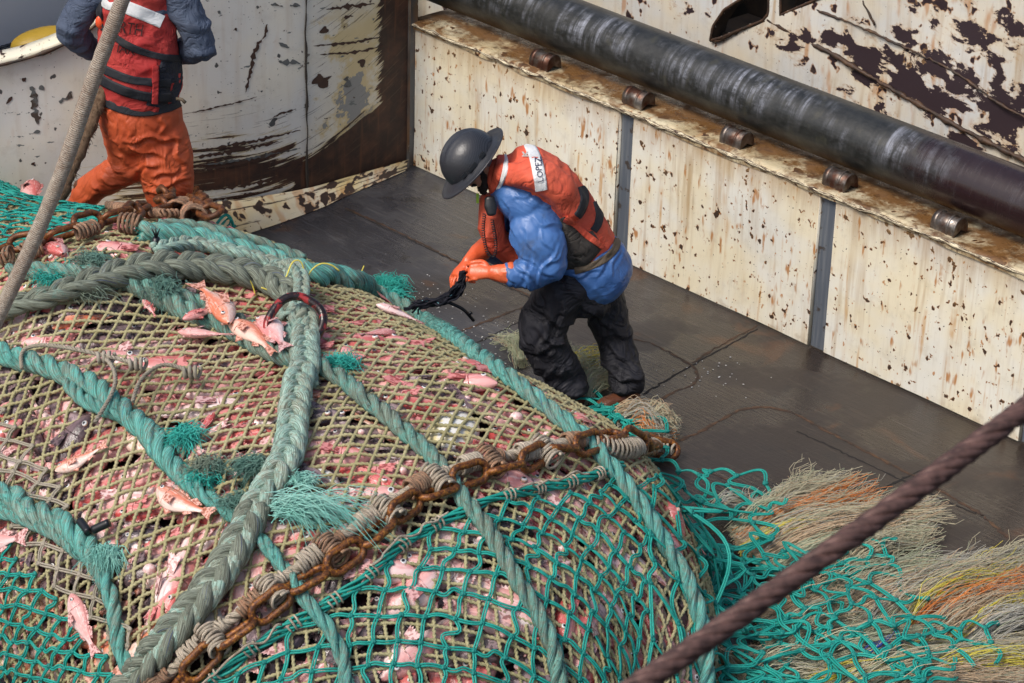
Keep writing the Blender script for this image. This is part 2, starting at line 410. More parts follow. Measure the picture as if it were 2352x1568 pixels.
# ---------------- big pipe
m = Mt('pipe_wet_steel', .35, 0.0, .6); uv = m.co('UV')
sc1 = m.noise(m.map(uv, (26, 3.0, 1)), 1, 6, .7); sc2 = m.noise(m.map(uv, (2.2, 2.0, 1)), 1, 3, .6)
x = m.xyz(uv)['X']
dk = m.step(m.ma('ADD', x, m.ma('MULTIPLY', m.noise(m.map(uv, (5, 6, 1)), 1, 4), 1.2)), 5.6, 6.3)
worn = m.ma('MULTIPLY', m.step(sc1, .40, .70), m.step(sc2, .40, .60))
vv = m.xyz(uv)['Y']; sheen_band = m.step(m.ma('ABSOLUTE', m.ma('SUBTRACT', vv, .13)), .17, .03); mott = m.noise(m.map(uv, (7, 12, 1)), 1, 6, .75)  # mottled highlight painted into the colour along the pipe's upper near side
worn = m.ma('MULTIPLY', m.ma('MULTIPLY', worn, sheen_band), m.step(mott, .35, .6))
c = m.mix(worn, m.ramp(mott, [(.4, (.010, .011, .010)), (.7, (.035, .036, .034))]), (.30, .32, .38))  # blue grey here is painted sheen, broken up by the wear streaks
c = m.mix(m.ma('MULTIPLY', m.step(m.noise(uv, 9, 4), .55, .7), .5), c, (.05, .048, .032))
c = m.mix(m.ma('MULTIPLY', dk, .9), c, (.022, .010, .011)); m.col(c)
m.ro(m.ma('ADD', m.ma('MULTIPLY', sc1, .35), m.ma('SUBTRACT', .22, m.ma('MULTIPLY', dk, .16)))); m.bump(m.ma('ADD', sc1, m.noise(m.map(uv, (2, 40, 1)), 1, 3)), .002, .6)
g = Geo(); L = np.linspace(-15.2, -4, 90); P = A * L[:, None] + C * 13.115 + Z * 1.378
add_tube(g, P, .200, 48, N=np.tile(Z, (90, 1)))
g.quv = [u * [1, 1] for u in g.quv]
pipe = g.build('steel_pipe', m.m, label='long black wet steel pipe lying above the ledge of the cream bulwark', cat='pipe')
# ---------------- outer wall behind the pipe
bm_ = rust_paint('outer_wall_paint', (.66, .60, .48), (.60, .61, .60), chips=.635, chipcol=(.028, .016, .020), streak=.55, chsc=8, halo=.65, seed=3.3)
uv = bm_.uvn
rx = bm_.xyz(bm_.co('UV'))['X']; rz = bm_.xyz(bm_.co('UV'))['Y']
bnoise = bm_.noise(bm_.map(uv, (1.0, 1.5, 1), rot=(0, 0, .25)), 3.6, 7, .62, .25)
bias = bm_.ma('SUBTRACT', bm_.ma('MULTIPLY', bm_.step(rx, -12.6, -10.6), .17), bm_.ma('MULTIPLY', bm_.ma('ABSOLUTE', bm_.ma('SUBTRACT', rz, bm_.ma('ADD', 1.42, bm_.ma('MULTIPLY', bm_.ma('ADD', rx, 10.4), .05)))), .26))
mask = bm_.ma('ADD', bnoise, bias)
c = bm_.mix(bm_.ma('MULTIPLY', bm_.step(mask, .565, .61), .5), bm_.c, (.42, .24, .10))
c = bm_.mix(bm_.step(mask, .605, .618), c, (.030, .017, .022))
bm_.col(c).ro(bm_.ma('ADD', bm_.ma('MULTIPLY', bm_.step(mask, .6, .62), .15), .45)).bump(bm_.ma('ADD', bnoise, bm_.ma('MULTIPLY', bm_.step(mask, .6, .62), -.5)), .006, .6)
M_outer = bm_.m
OC = 14.2
def onc(x, y, c=OC):
    d = ray(x, y); t = (c - CO @ C) / (d @ C); return CO + d * t
def outer_uv(P): return np.stack([P @ A, P[..., 2]], -1)
ow = empty('hull_wall', label='rust blistered cream hull wall with cut holes behind the black pipe', cat='hull wall')
# wall sheet with two cut openings: a fine grid whose cells inside the openings are dropped
hole1 = [onc(*p) for p in ((1634, 92), (1640, 60), (1665, 22), (1700, 0), (1730, -22), (1768, -40), (1768, 30), (1755, 46), (1700, 68), (1660, 85))]
hole2 = [onc(*p) for p in ((1795, 34), (1795, -60), (1930, -60), (1890, -8), (1840, 14))]
h2 = [[(p @ A, p[2]) for p in h] for h in (hole1, hole2)]
sg = np.arange(-17, -4, .025); zg = np.arange(0, 2.45, .025)
S, Zz = np.meshgrid(sg, zg, indexing='ij'); pt = np.stack([S, Zz], -1)
Q = grid_quads(len(sg), len(zg)); cen = pt.reshape(-1, 2)[Q].mean(1)
keep = ~(inpoly(cen, h2[0]) | inpoly(cen, h2[1]))
V = (A * S[..., None] + C * (OC + .012 * vnoise(S * 1.5, Zz * 1.5, 4))[..., None] + Z * Zz[..., None]).reshape(-1, 3)
g = Geo(); g.add(V, Q[keep], pt.reshape(-1, 2)[Q[keep]]); g.build('plate', M_outer, ow)
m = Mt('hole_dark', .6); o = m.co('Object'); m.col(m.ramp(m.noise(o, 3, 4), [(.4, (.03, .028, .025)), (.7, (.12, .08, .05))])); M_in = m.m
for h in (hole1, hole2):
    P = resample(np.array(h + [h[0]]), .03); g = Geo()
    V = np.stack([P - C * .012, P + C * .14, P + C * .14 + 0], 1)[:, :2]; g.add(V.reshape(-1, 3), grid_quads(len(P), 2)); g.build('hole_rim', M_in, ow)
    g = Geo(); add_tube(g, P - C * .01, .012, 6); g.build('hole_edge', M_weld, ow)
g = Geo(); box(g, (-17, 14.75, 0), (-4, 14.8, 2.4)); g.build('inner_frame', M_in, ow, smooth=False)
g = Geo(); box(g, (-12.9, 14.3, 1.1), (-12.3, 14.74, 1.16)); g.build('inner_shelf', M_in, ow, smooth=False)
def ridge(pts, r=.012, mat=M_weld):
    P = resample(spline([onc(x, y, OC - .006) for x, y in pts], 8), .03); P = P + .003 * rng.standard_normal(P.shape)
    g = Geo(); add_tube(g, P, r * (1 + .35 * vnoise(np.arange(len(P)) * .6, np.zeros(len(P)), 2)), 6); g.build('weld_ridge', mat, ow)
ridge([(1763, 45), (1900, 118), (2050, 205), (2200, 290), (2360, 372), (2500, 440)], .016)
ridge([(1870, 20), (1960, 55), (2100, 118), (2200, 170), (2300, 240), (2420, 300)], .008)
ridge([(1640, 97), (1700, 70), (1763, 45)], .01)
ridge([(1980, 0), (2000, 40), (2010, 60)], .006)
# ---------------- bulwark across the left end
base_px = [(-420, 560), (-200, 542), (0, 525), (200, 510), (430, 490), (600, 470), (707, 451), (800, 425), (935, 386)]
bp = spline([atz(*p) for p in base_px], 12); bp = resample(bp, .05)
bu = np.concatenate([[0], np.cumsum(np.linalg.norm(np.diff(bp, axis=0), axis=1))]); bu = bu[-1] - bu    # metres from the corner
topz = np.interp(bp[:, 0], [-5.5, -4.2, -3.54, -3.3, -3.09, -2.9, -2.79, -2.6, -2.3, -2.0], [1.10, 1.18, 1.25, 1.30, 1.38, 1.47, 1.58, 1.85, 2.35, 2.7])
topz = smooth1(topz, 12)
w = rust_paint('bulwark_white_paint', (.66, .66, .63), (.72, .69, .60), chips=.655, chipcol=(.075, .078, .078), streak=.16, chsc=9, halo=.12, seed=1.7)
uvr = w.co('UV'); sx = w.xyz(uvr); u = sx['X']; v = sx['Y']
warp = w.ma('MULTIPLY', w.noise(uvr, 1.3, 2), .25)
# scrape direction: rises towards the corner
sk = w.ma('ADD', v, w.ma('MULTIPLY', w.ma('POWER', w.ma('MAXIMUM', w.ma('SUBTRACT', 1.6, u), 0.0), 2.0), -.22))
cb = w.N('CombineXYZ'); w.L(u, cb.inputs[0]); w.L(sk, cb.inputs[1])
sn = w.noise(w.map(cb.outputs[0], (1.6, 26, 1)), 1, 5, .65, .3); sn2 = w.noise(w.map(cb.outputs[0], (3.0, 60, 1)), 1, 4, .6)
fr = w.noise(uvr, 5, 6, .65)
# yellow and grey underpaint near the corner
yel = w.ma('MULTIPLY', w.step(w.ma('ADD', w.ma('ABSOLUTE', w.ma('SUBTRACT', u, .47)), w.ma('MULTIPLY', w.ma('SUBTRACT', fr, .5), 1.3)), .28, .12), w.step(w.ma('ADD', v, w.ma('MULTIPLY', fr, .4)), 1.65, 1.35))
c = w.mix(w.ma('MULTIPLY', yel, .85), w.c, (.58, .43, .16))
c = w.mix(w.ma('MULTIPLY', w.step(u, 1.0, .55), .35), c, (.66, .58, .38))
gp = w.step(w.ma('ADD', w.ma('ADD', w.ma('ABSOLUTE', w.ma('SUBTRACT', u, .45)), w.ma('ABSOLUTE', w.ma('SUBTRACT', v, .62))), w.ma('MULTIPLY', w.ma('SUBTRACT', fr, .5), 2.2)), .20, .16)
c = w.mix(w.ma('MULTIPLY', gp, .9), c, (.22, .24, .26))
c = w.mix(w.step(w.noise(w.map(uvr, (1, 2.6, 1), loc=(3, 1, 0)), 7, 4, .6), .655, .668), c, (.13, .15, .15))
# mask for bare rusted steel
low = w.ma('SUBTRACT', w.ma('ADD', .33, w.ma('MULTIPLY', w.ma('MAXIMUM', w.ma('SUBTRACT', .85, u), 0.0), .42)), v)
band = w.ma('SUBTRACT', .17, w.ma('ABSOLUTE', w.ma('SUBTRACT', v, .27)))
right = w.step(u, 1.02, .90)
cor = w.ma('SUBTRACT', .26, u)
sel = w.mix(right, band, w.ma('MAXIMUM', w.ma('MULTIPLY', low, 3.2), w.ma('MULTIPLY', cor, 3.2)))
selx = w.N('RGBToBW'); w.L(sel, selx.inputs[0])
fade = w.ma('MULTIPLY', w.step(u, 1.6, 3.0), -.35)
mk = w.ma('ADD', w.ma('ADD', w.ma('MULTIPLY', selx.outputs[0], 1.15), fade), w.ma('MULTIPLY', w.ma('SUBTRACT', sn, .5), 1.25))
thin = w.ma('MULTIPLY', w.step(sn2, .60, .64), w.ma('MAXIMUM', w.ma('MULTIPLY', w.step(u, 2.7, 1.2), w.step(v, 1.0, .35)), w.ma('MULTIPLY', w.step(u, .95, .7), .8)))
c = w.mix(w.ma('MULTIPLY', w.step(mk, -.06, .02), .8), c, (.50, .40, .20))
rustc = w.mix(w.step(w.noise(uvr, 6, 5), .4, .7), (.028, .013, .010), (.080, .032, .018))
m1 = w.step(mk, .02, .045)
c = w.mix(m1, c, rustc); c = w.mix(w.ma('MULTIPLY', w.ma('MULTIPLY', m1, w.step(sn2, .60, .66)), .75), c, (.34, .24, .13)); c = w.mix(w.ma('MULTIPLY', w.ma('MULTIPLY', m1, w.step(w.noise(w.map(uvr, (20, 1.2, 1)), 1, 4, .6), .52, .7)), .5), c, (.16, .06, .025)); c = w.mix(w.ma('MULTIPLY', thin, .9), c, rustc)
spots = w.noise(w.map(uvr, (1, 1.2, 1), loc=(7, 2, 0)), 6.5, 3, .6)
c = w.mix(w.ma('MULTIPLY', w.step(spots, .685, .695), w.step(u, 1.5, .6)), c, (.06, .03, .022))
w.col(c).ro(w.ma('ADD', w.ma('MULTIPLY', m1, .1), .45)).bump(w.ma('SUBTRACT', w.noise(uvr, 3, 5), w.ma('MULTIPLY', m1, .8)), .005, .6)
M_left = w.m
lb = empty('stern_bulwark', label='curved off-white bulwark with scraped rusty paint across the far left of the deck', cat='bulwark')
nz = 60; K = len(bp); zz = np.linspace(0, 1, nz)
T = unit(np.gradient(bp, axis=0)); Nrm = np.cross(T, Z) * 1.0      # towards the camera side
if Nrm[K // 2][1] > 0: Nrm = -Nrm
Vw = bp[:, None] + Z * (topz[:, None] * zz)[..., None] + Nrm[:, None] * (.010 * vnoise(bu[:, None] * 1.4, zz[None] * 2.5, 5))[..., None]
UVw = np.stack(np.broadcast_arrays(bu[:, None], topz[:, None] * zz), -1).reshape(-1, 2); Q = grid_quads(K, nz)
g = Geo(); g.add(Vw.reshape(-1, 3), Q, UVw[Q]); g.build('plate', M_left, lb)
# top rail with thickness
prof = np.array([(.012, -.05), (.018, -.02), (.008, .0), (-.06, .012), (-.14, .006), (-.15, -.3)])
Vr = np.stack([bp + Nrm * (a + .003 * vnoise(bu * 9, bu * 0 + k, 3))[:, None] + Z * (topz + b)[:, None] for k, (a, b) in enumerate(prof)], 1)
UVr = np.stack(np.broadcast_arrays(bu[:, None] + 5, np.arange(6)[None] * .05), -1).reshape(-1, 2); Q = grid_quads(K, 6)
rp = rust_paint('rail_paint', (.78, .73, .55), (.76, .73, .62), chips=.60, chipcol=(.05, .028, .022), streak=0, chsc=12, halo=.3, seed=5); rp.col(rp.c)
g = Geo(); g.add(Vr.reshape(-1, 3), Q, UVr[Q]); g.build('top_rail', rp.m, lb)
g = Geo(); P = bp + Nrm * .022 + Z * (topz - .035)[:, None]; add_tube(g, P[:-45], .009 + .005 * abs(vnoise(bu[:-45] * 12, bu[:-45] * 0, 2)), 6); g.build('rail_rust_lip', M_weld, lb)
# vertical weld seam at px x=702
iu = np.argmin(abs(bu - bu[np.argmin(np.hypot(*(proj(bp) - [704, 451]).T))]))
g = Geo(); zc = np.arange(0, 2.6, .03); P = bp[iu] + Nrm[iu] * .006 + Z * zc[:, None] + T[iu] * (.004 * vnoise(zc * 8, zc * 0, 1))[:, None]
add_tube(g, P, .008 + .003 * vnoise(zc * 14, zc * 0, 2), 6)
m = Mt('dark_seam', .7); m.col((.03, .024, .02)); g.build('weld_seam', m.m, lb)
# sloping plinth between the plate and the deck
pl = rust_paint('plinth_paint', (.62, .50, .25), (.62, .58, .46), chips=.53, chipcol=(.035, .022, .018), streak=0, chsc=9, halo=.5, seed=2.2)
ps = pl.noise(pl.map(pl.uvn, (1.2, 20, 1)), 1, 5, .65); pl.col(pl.mix(pl.step(ps, .55, .60), pl.c, (.045, .025, .018))).bump(ps, .004)
e1 = resample(spline([atz(*p) for p in ((-420, 700), (-100, 690), (200, 655), (350, 612), (470, 575), (549, 545), (640, 515), (740, 478), (800, 450), (870, 420), (935, 392))], 10), .05, n=K)
V = np.stack([bp + Z * .075 + Nrm * .016, (bp + e1) / 2 + Z * .045, e1 + Z * .006], 1)
UVp = np.stack(np.broadcast_arrays(bu[:, None], np.array([0, .12, .24])[None]), -1).reshape(-1, 2); Q = grid_quads(K, 3)
g = Geo(); g.add(V.reshape(-1, 3), Q, UVp[Q]); g.build('sloped_plinth', pl.m, lb)
# ---------------- corner post
cp = rust_paint('post_paint', (.055, .045, .038), (.12, .12, .12), chips=.62, chipcol=(.4, .36, .28), streak=.3, chsc=4, halo=.2, seed=8); cp.col(cp.c)
post = empty('corner_post', tuple(acz(-14.42, 12.66, 0)), label='dark rusty steel corner post where the two bulwarks meet', cat='post')
g = Geo(); box(g, (-14.60, 12.73, 0), (-14.345, 12.80, 2.7)); pf = g.build('flange', cp.m, post, smooth=False)
g = Geo(); box(g, (-14.66, 12.60, 0), (-14.62, 12.80, 2.7)); pw = g.build('web', cp.m, post, smooth=False)
g = Geo(); zc = np.arange(.05, 2.6, .04); add_tube(g, acz(-14.62, 12.60, 0) + Z * zc[:, None] + .003 * rng.standard_normal((len(zc), 3)), .008, 6); pe = g.build('weld_bead', M_weld, post)
for ch in post.children: ch.matrix_parent_inverse = Matrix.Translation(-post.location)
# ---------------- outside the left bulwark: grating walkway, pale hull, yellow float
m = Mt('grating_black', .6); m.col((.018, .022, .03)); M_grate = m.m
gr = empty('grating_walkway', tuple(atz(-20, 90, .95)), label='dark steel grating walkway seen beyond the left bulwark rail', cat='grating')
q0 = atz(-500, 262, .95); q1 = atz(0, 103, .95); q2 = atz(175, 47, .95); q3 = atz(520, -60, .95)
ed = unit(q2 - q1); nn_ = np.array([ed[1], -ed[0], 0]); nn_ = nn_ if nn_[1] < 0 else -nn_
g = Geo()
for k in range(9):
    a = q1 - ed * 2.2 + nn_ * (k * .085); b_ = q1 + ed * 3.4 + nn_ * (k * .085); add_tube(g, np.array([a, b_]) - Z * .02, .012, 4)
g.build('bearing_bar', M_grate, gr, smooth=False)
g = Geo()
for k in range(66):
    a = q1 - ed * 2.2 + ed * (k * .085); add_tube(g, np.array([a, a + nn_ * .68]) - Z * .012, .008, 4)
g.build('cross_bar', M_grate, gr, smooth=False)
g = Geo(); V = [q1 - ed * 2.2 - Z * .12, q1 + ed * 3.4 - Z * .12, q1 + ed * 3.4 + nn_ * .68 - Z * .12, q1 - ed * 2.2 + nn_ * .68 - Z * .12]; g.add(V, [[0, 1, 2, 3]]); g.build('pan', M_grate, gr, smooth=False)
for ch in gr.children: ch.matrix_parent_inverse = Matrix.Translation(-gr.location)
m = Mt('pale_hull_paint', .5); o = m.co('Object'); m.col(m.mix(m.noise(o, 2, 5), (.66, .69, .75), (.60, .64, .70))); 
g = Geo(); f = lambda a, b, z: q1 + ed * a - nn_ * b + Z * z
box(g, (-4, .02, -1), (6, .2, 2.5), f); g.build('pale_hull_side', m.m, smooth=False, label='pale blue grey steel side beyond the grating at the top left', cat='hull side')
m = Mt('yellow_plastic', .45); o = m.co('Object'); m.col(m.mix(m.noise(o, 5, 4), (.62, .40, .04), (.50, .31, .03))).bump(m.noise(o, 8, 3), .004)
yc = atz(108, 112, 1.0)
g = Geo(); blob(g, (0, 0, .06), (.26, .13, .10), 20, 14); g.v[0][:, 2] += .08 * g.v[0][:, 0]; yf = g.build('yellow_float', m.m, label='yellow rounded float lying on the dark grating beyond the rail', cat='float'); yf.location = tuple(yc); yf.rotation_euler = (0, 0, .35)

# flaked paint patches on the left bulwark plate
plate = [o for o in lb.children if o.name.startswith('plate')][0]
_pv = np.array([v.co[:] for v in plate.data.vertices]); PB = BVHTree.FromPolygons([tuple(v) for v in _pv], [tuple(p.vertices) for p in plate.data.polygons])
m = Mt('primer_grey', .6); o_ = m.co('Object'); m.col(m.mix(m.step(m.noise(o_, 12, 4), .5, .6), (.115, .125, .125), (.06, .045, .035))); M_prim = m.m
m = Mt('flake_rust', .7); o_ = m.co('Object'); m.col(m.mix(m.noise(o_, 20, 4), (.035, .018, .014), (.075, .035, .022))); M_flk = m.m
def flake(pts, w, mat, off=.002):
    C2 = resample(spline(np.array(pts, float), 8), 2.0); n = len(C2); T2 = unit(np.gradient(C2, axis=0)); S2 = np.stack([-T2[:, 1], T2[:, 0]], -1); k0 = rng.random() * 50
    ww = w * np.sin(np.linspace(.08, np.pi - .08, n)) ** .6; a = ww * (1 + .7 * vnoise(np.arange(n) * .35 + k0, np.zeros(n), 1)); b = ww * (1 + .7 * vnoise(np.arange(n) * .35 + k0, np.zeros(n), 2))
    rows = []
    for i in range(n):
        r = []
        for q in (C2[i] - S2[i] * max(a[i], .3), C2[i] + S2[i] * max(b[i], .3)):
            dd = unit(ray(*q)); h, nn2, kk, t = PB.ray_cast(Vector(CO), Vector(dd)); 
            if h is None: break
            r.append(np.array(h) - dd * off * 2)
        if len(r) == 2: rows.append(r)
    if len(rows) < 3: return
    g = Geo(); g.add(np.array(rows).reshape(-1, 3), grid_quads(len(rows), 2)); g.build('paint_flake', mat, lb, smooth=False)
for pts, w, mt_ in (([(614, 55), (608, 80), (590, 110), (578, 145), (572, 180), (564, 212)], 4, M_flk), ([(72, 198), (80, 225), (82, 255), (86, 285)], 7, M_prim), ([(84, 298), (88, 306)], 5, M_prim), ([(136, 235), (155, 222), (165, 210)], 5, M_prim), ([(90, 205), (100, 198)], 6, M_prim),
                    ([(420, 262), (480, 250), (540, 236), (590, 222)], 1.6, M_flk), ([(440, 350), (520, 335), (600, 320), (690, 298)], 3, M_flk), ([(445, 362), (540, 345), (640, 325)], 4, M_flk), ([(470, 378), (560, 366), (690, 340)], 3, M_prim),
                    ([(750, 22), (800, 14), (860, 8)], 4, M_flk), ([(745, 60), (752, 74)], 8, M_flk), ([(790, 40), (812, 36)], 3, M_flk), ([(720, 105), (800, 98), (880, 84)], 2.5, M_flk), ([(735, 125), (810, 120), (885, 104)], 2.5, M_flk), ([(730, 170), (742, 192), (752, 200)], 12, M_flk), ([(798, 175), (800, 200)], 8, M_prim), ([(822, 140), (838, 146)], 9, M_flk),
                    ([(640, 98), (665, 108)], 4, M_prim), ([(640, 140), (690, 146)], 5, M_prim), ([(622, 10), (650, 14)], 4, M_prim), ([(666, 12), (690, 14)], 4, M_prim), ([(500, 25), (506, 30)], 4, M_prim), ([(540, 64), (544, 70)], 4, M_flk), ([(20, 225), (26, 230)], 6, M_flk), ([(50, 180), (58, 186)], 5, M_flk), ([(20, 440), (30, 465)], 3, M_flk), ([(72, 375), (76, 380)], 6, M_flk),
                    ([(180, 430), (240, 405)], 1.5, M_flk), ([(620, 275), (640, 262), (680, 250)], 2, M_flk), ([(600, 400), (660, 385), (695, 370)], 2, M_flk), ([(440, 395), (520, 380), (620, 362)], 3, M_flk), ([(455, 440), (560, 425), (690, 400)], 3, M_flk), ([(460, 462), (540, 452), (650, 430)], 2.2, M_flk)):
    flake(pts, w, mt_)
# ============================================================ THE FULL NET
BC = 8.34; BW = 1.78; BH = 1.52; NP = 2.25
S_END0 = -9.9; L_END = 2.1
def bag_h(s):   # height along the axis
    return np.interp(s, [-22, -17, -15.6, -14.8, -14.0, -13.2, -12.2], [.66, .76, .80, .78, .82, 1.12, 1.44])
def bag_c(s):   # the heap bends away from the wall at its far end
    return np.interp(s, [-22, -17, -15, -13.5], [-1.4, -.42, -.10, 0]) + BC
sG = np.concatenate([np.arange(-20, S_END0, .05), S_END0 + L_END * (1 - (1 - np.linspace(0, 1, 60)) ** 2.0)])
nQ = 241
sm = lambda x, k: smooth1(x.astype(float), k)
hG = sm(bag_h(sG), 60); cG = sm(bag_c(sG), 60)
d = np.clip((sG - S_END0) / L_END, 0, 1); fG = np.clip(1 - d ** 2.2, 0, 1) ** (1 / 2.1)
# girth straps bite in a little
strap = lambda s, c0, w_: np.exp(-((s - c0) / w_) ** 2)
th = np.linspace(0, np.pi, 1201); cw = -np.sign(np.cos(th)) * abs(np.cos(th)) ** (2 / NP) * BW; zw = abs(np.sin(th)) ** (2 / NP) * BH
al = np.concatenate([[0], np.cumsum(np.hypot(np.diff(cw), np.diff(zw)))]); GMAX = al[-1]
qq = np.linspace(0, GMAX, nQ); cw = np.interp(qq, al, cw); zw = np.interp(qq, al, zw)
Wd = cG[:, None] + cw[None] * (fG ** .9)[:, None]; Zd = zw[None] / BH * (hG * fG)[:, None]
lump = .045 * vnoise(sG[:, None] * 1.0 + 5, qq[None] * 1.2, 0) + .010 * vnoise(sG[:, None] * 3.1, qq[None] * 3.3, 1)
lump = lump * np.clip(fG, 0, 1)[:, None] * np.clip(zw[None] / BH * 3, 0, 1)
BP = A * sG[:, None, None] + C * Wd[..., None] + Z * Zd[..., None]
def gnorm(P):
    a = np.gradient(P, axis=0); b = np.gradient(P, axis=1); return unit(np.cross(a, b))
BN = gnorm(BP)
if BN[100, nQ // 2, 2] < 0: BN = -BN
BP = BP + BN * lump[..., None]; BN2 = gnorm(BP); BN2 = np.where((BN2 * BN).sum(-1, keepdims=True) < 0, -BN2, BN2); BN = np.where(np.linalg.norm(BN2, axis=-1, keepdims=True) > .5, BN2, BN)
def surf(s, q):
    """point and normal of the bag at axis position s and girth position q"""
    s = np.asarray(s, float); q = np.asarray(q, float)
    i = np.clip(np.interp(s, sG, np.arange(len(sG))), 0, len(sG) - 1.001); j = np.clip(q / GMAX * (nQ - 1), 0, nQ - 1.001)
    i0 = i.astype(int); j0 = j.astype(int); fi = (i - i0)[..., None]; fj = (j - j0)[..., None]
    f = lambda T: (T[i0, j0] * (1 - fi) + T[i0 + 1, j0] * fi) * (1 - fj) + (T[i0, j0 + 1] * (1 - fi) + T[i0 + 1, j0 + 1] * fi) * fj
    return f(BP), unit(f(BN))
_bv = BP.reshape(-1, 3); _bq = grid_quads(len(sG), nQ)
BVH = BVHTree.FromPolygons([tuple(v) for v in _bv], [tuple(q) for q in _bq])
def hit(x, y):
    """where the sight line through a photo pixel meets the bag, else the deck"""
    dd = ray(x, y); dd = dd / np.linalg.norm(dd)
    h, n, k, t = BVH.ray_cast(Vector(CO), Vector(dd))
    if h is not None:
        n = np.array(n); n = n if n @ dd < 0 else -n
        return np.array(h), n
    return atz(x, y), Z.copy()
def lay(px, step, off=0.0, per=8):
    """lay a polyline given in the photo over the bag / deck: real surface points + normals"""
    P2 = spline(np.array(px, float), per); R = [hit(*p) for p in resample(P2, 8.0)]
    P = np.array([r[0] for r in R]); N = np.array([r[1] for r in R])
    P = smooth1(P, 6); N = unit(smooth1(N, 10))
    P, N = resample(P, step, N); N = unit(N)
    return P + N * off, N
# --------------------------------------------------- packed mass below the fish
m = Mt('fish_mass', .35); o = m.co('Object'); nn = m.noise(m.map(o, (1, 1, 1)), 9, 5, .6, .8)
m.col(m.ramp(nn, [(.30, (.008, .006, .008)), (.46, (.03, .016, .02)), (.56, (.10, .035, .038)), (.66, (.22, .10, .10)), (.75, (.04, .02, .025))]))
m.bump(m.noise(o, 14, 4), .02)
V = (BP - BN * .14); g = Geo(); g.add(V.reshape(-1, 3), grid_quads(len(sG), nQ)); g.build('packed_catch', m.m, kind='stuff', label='dark wet mass of fish deep inside the bulging net')
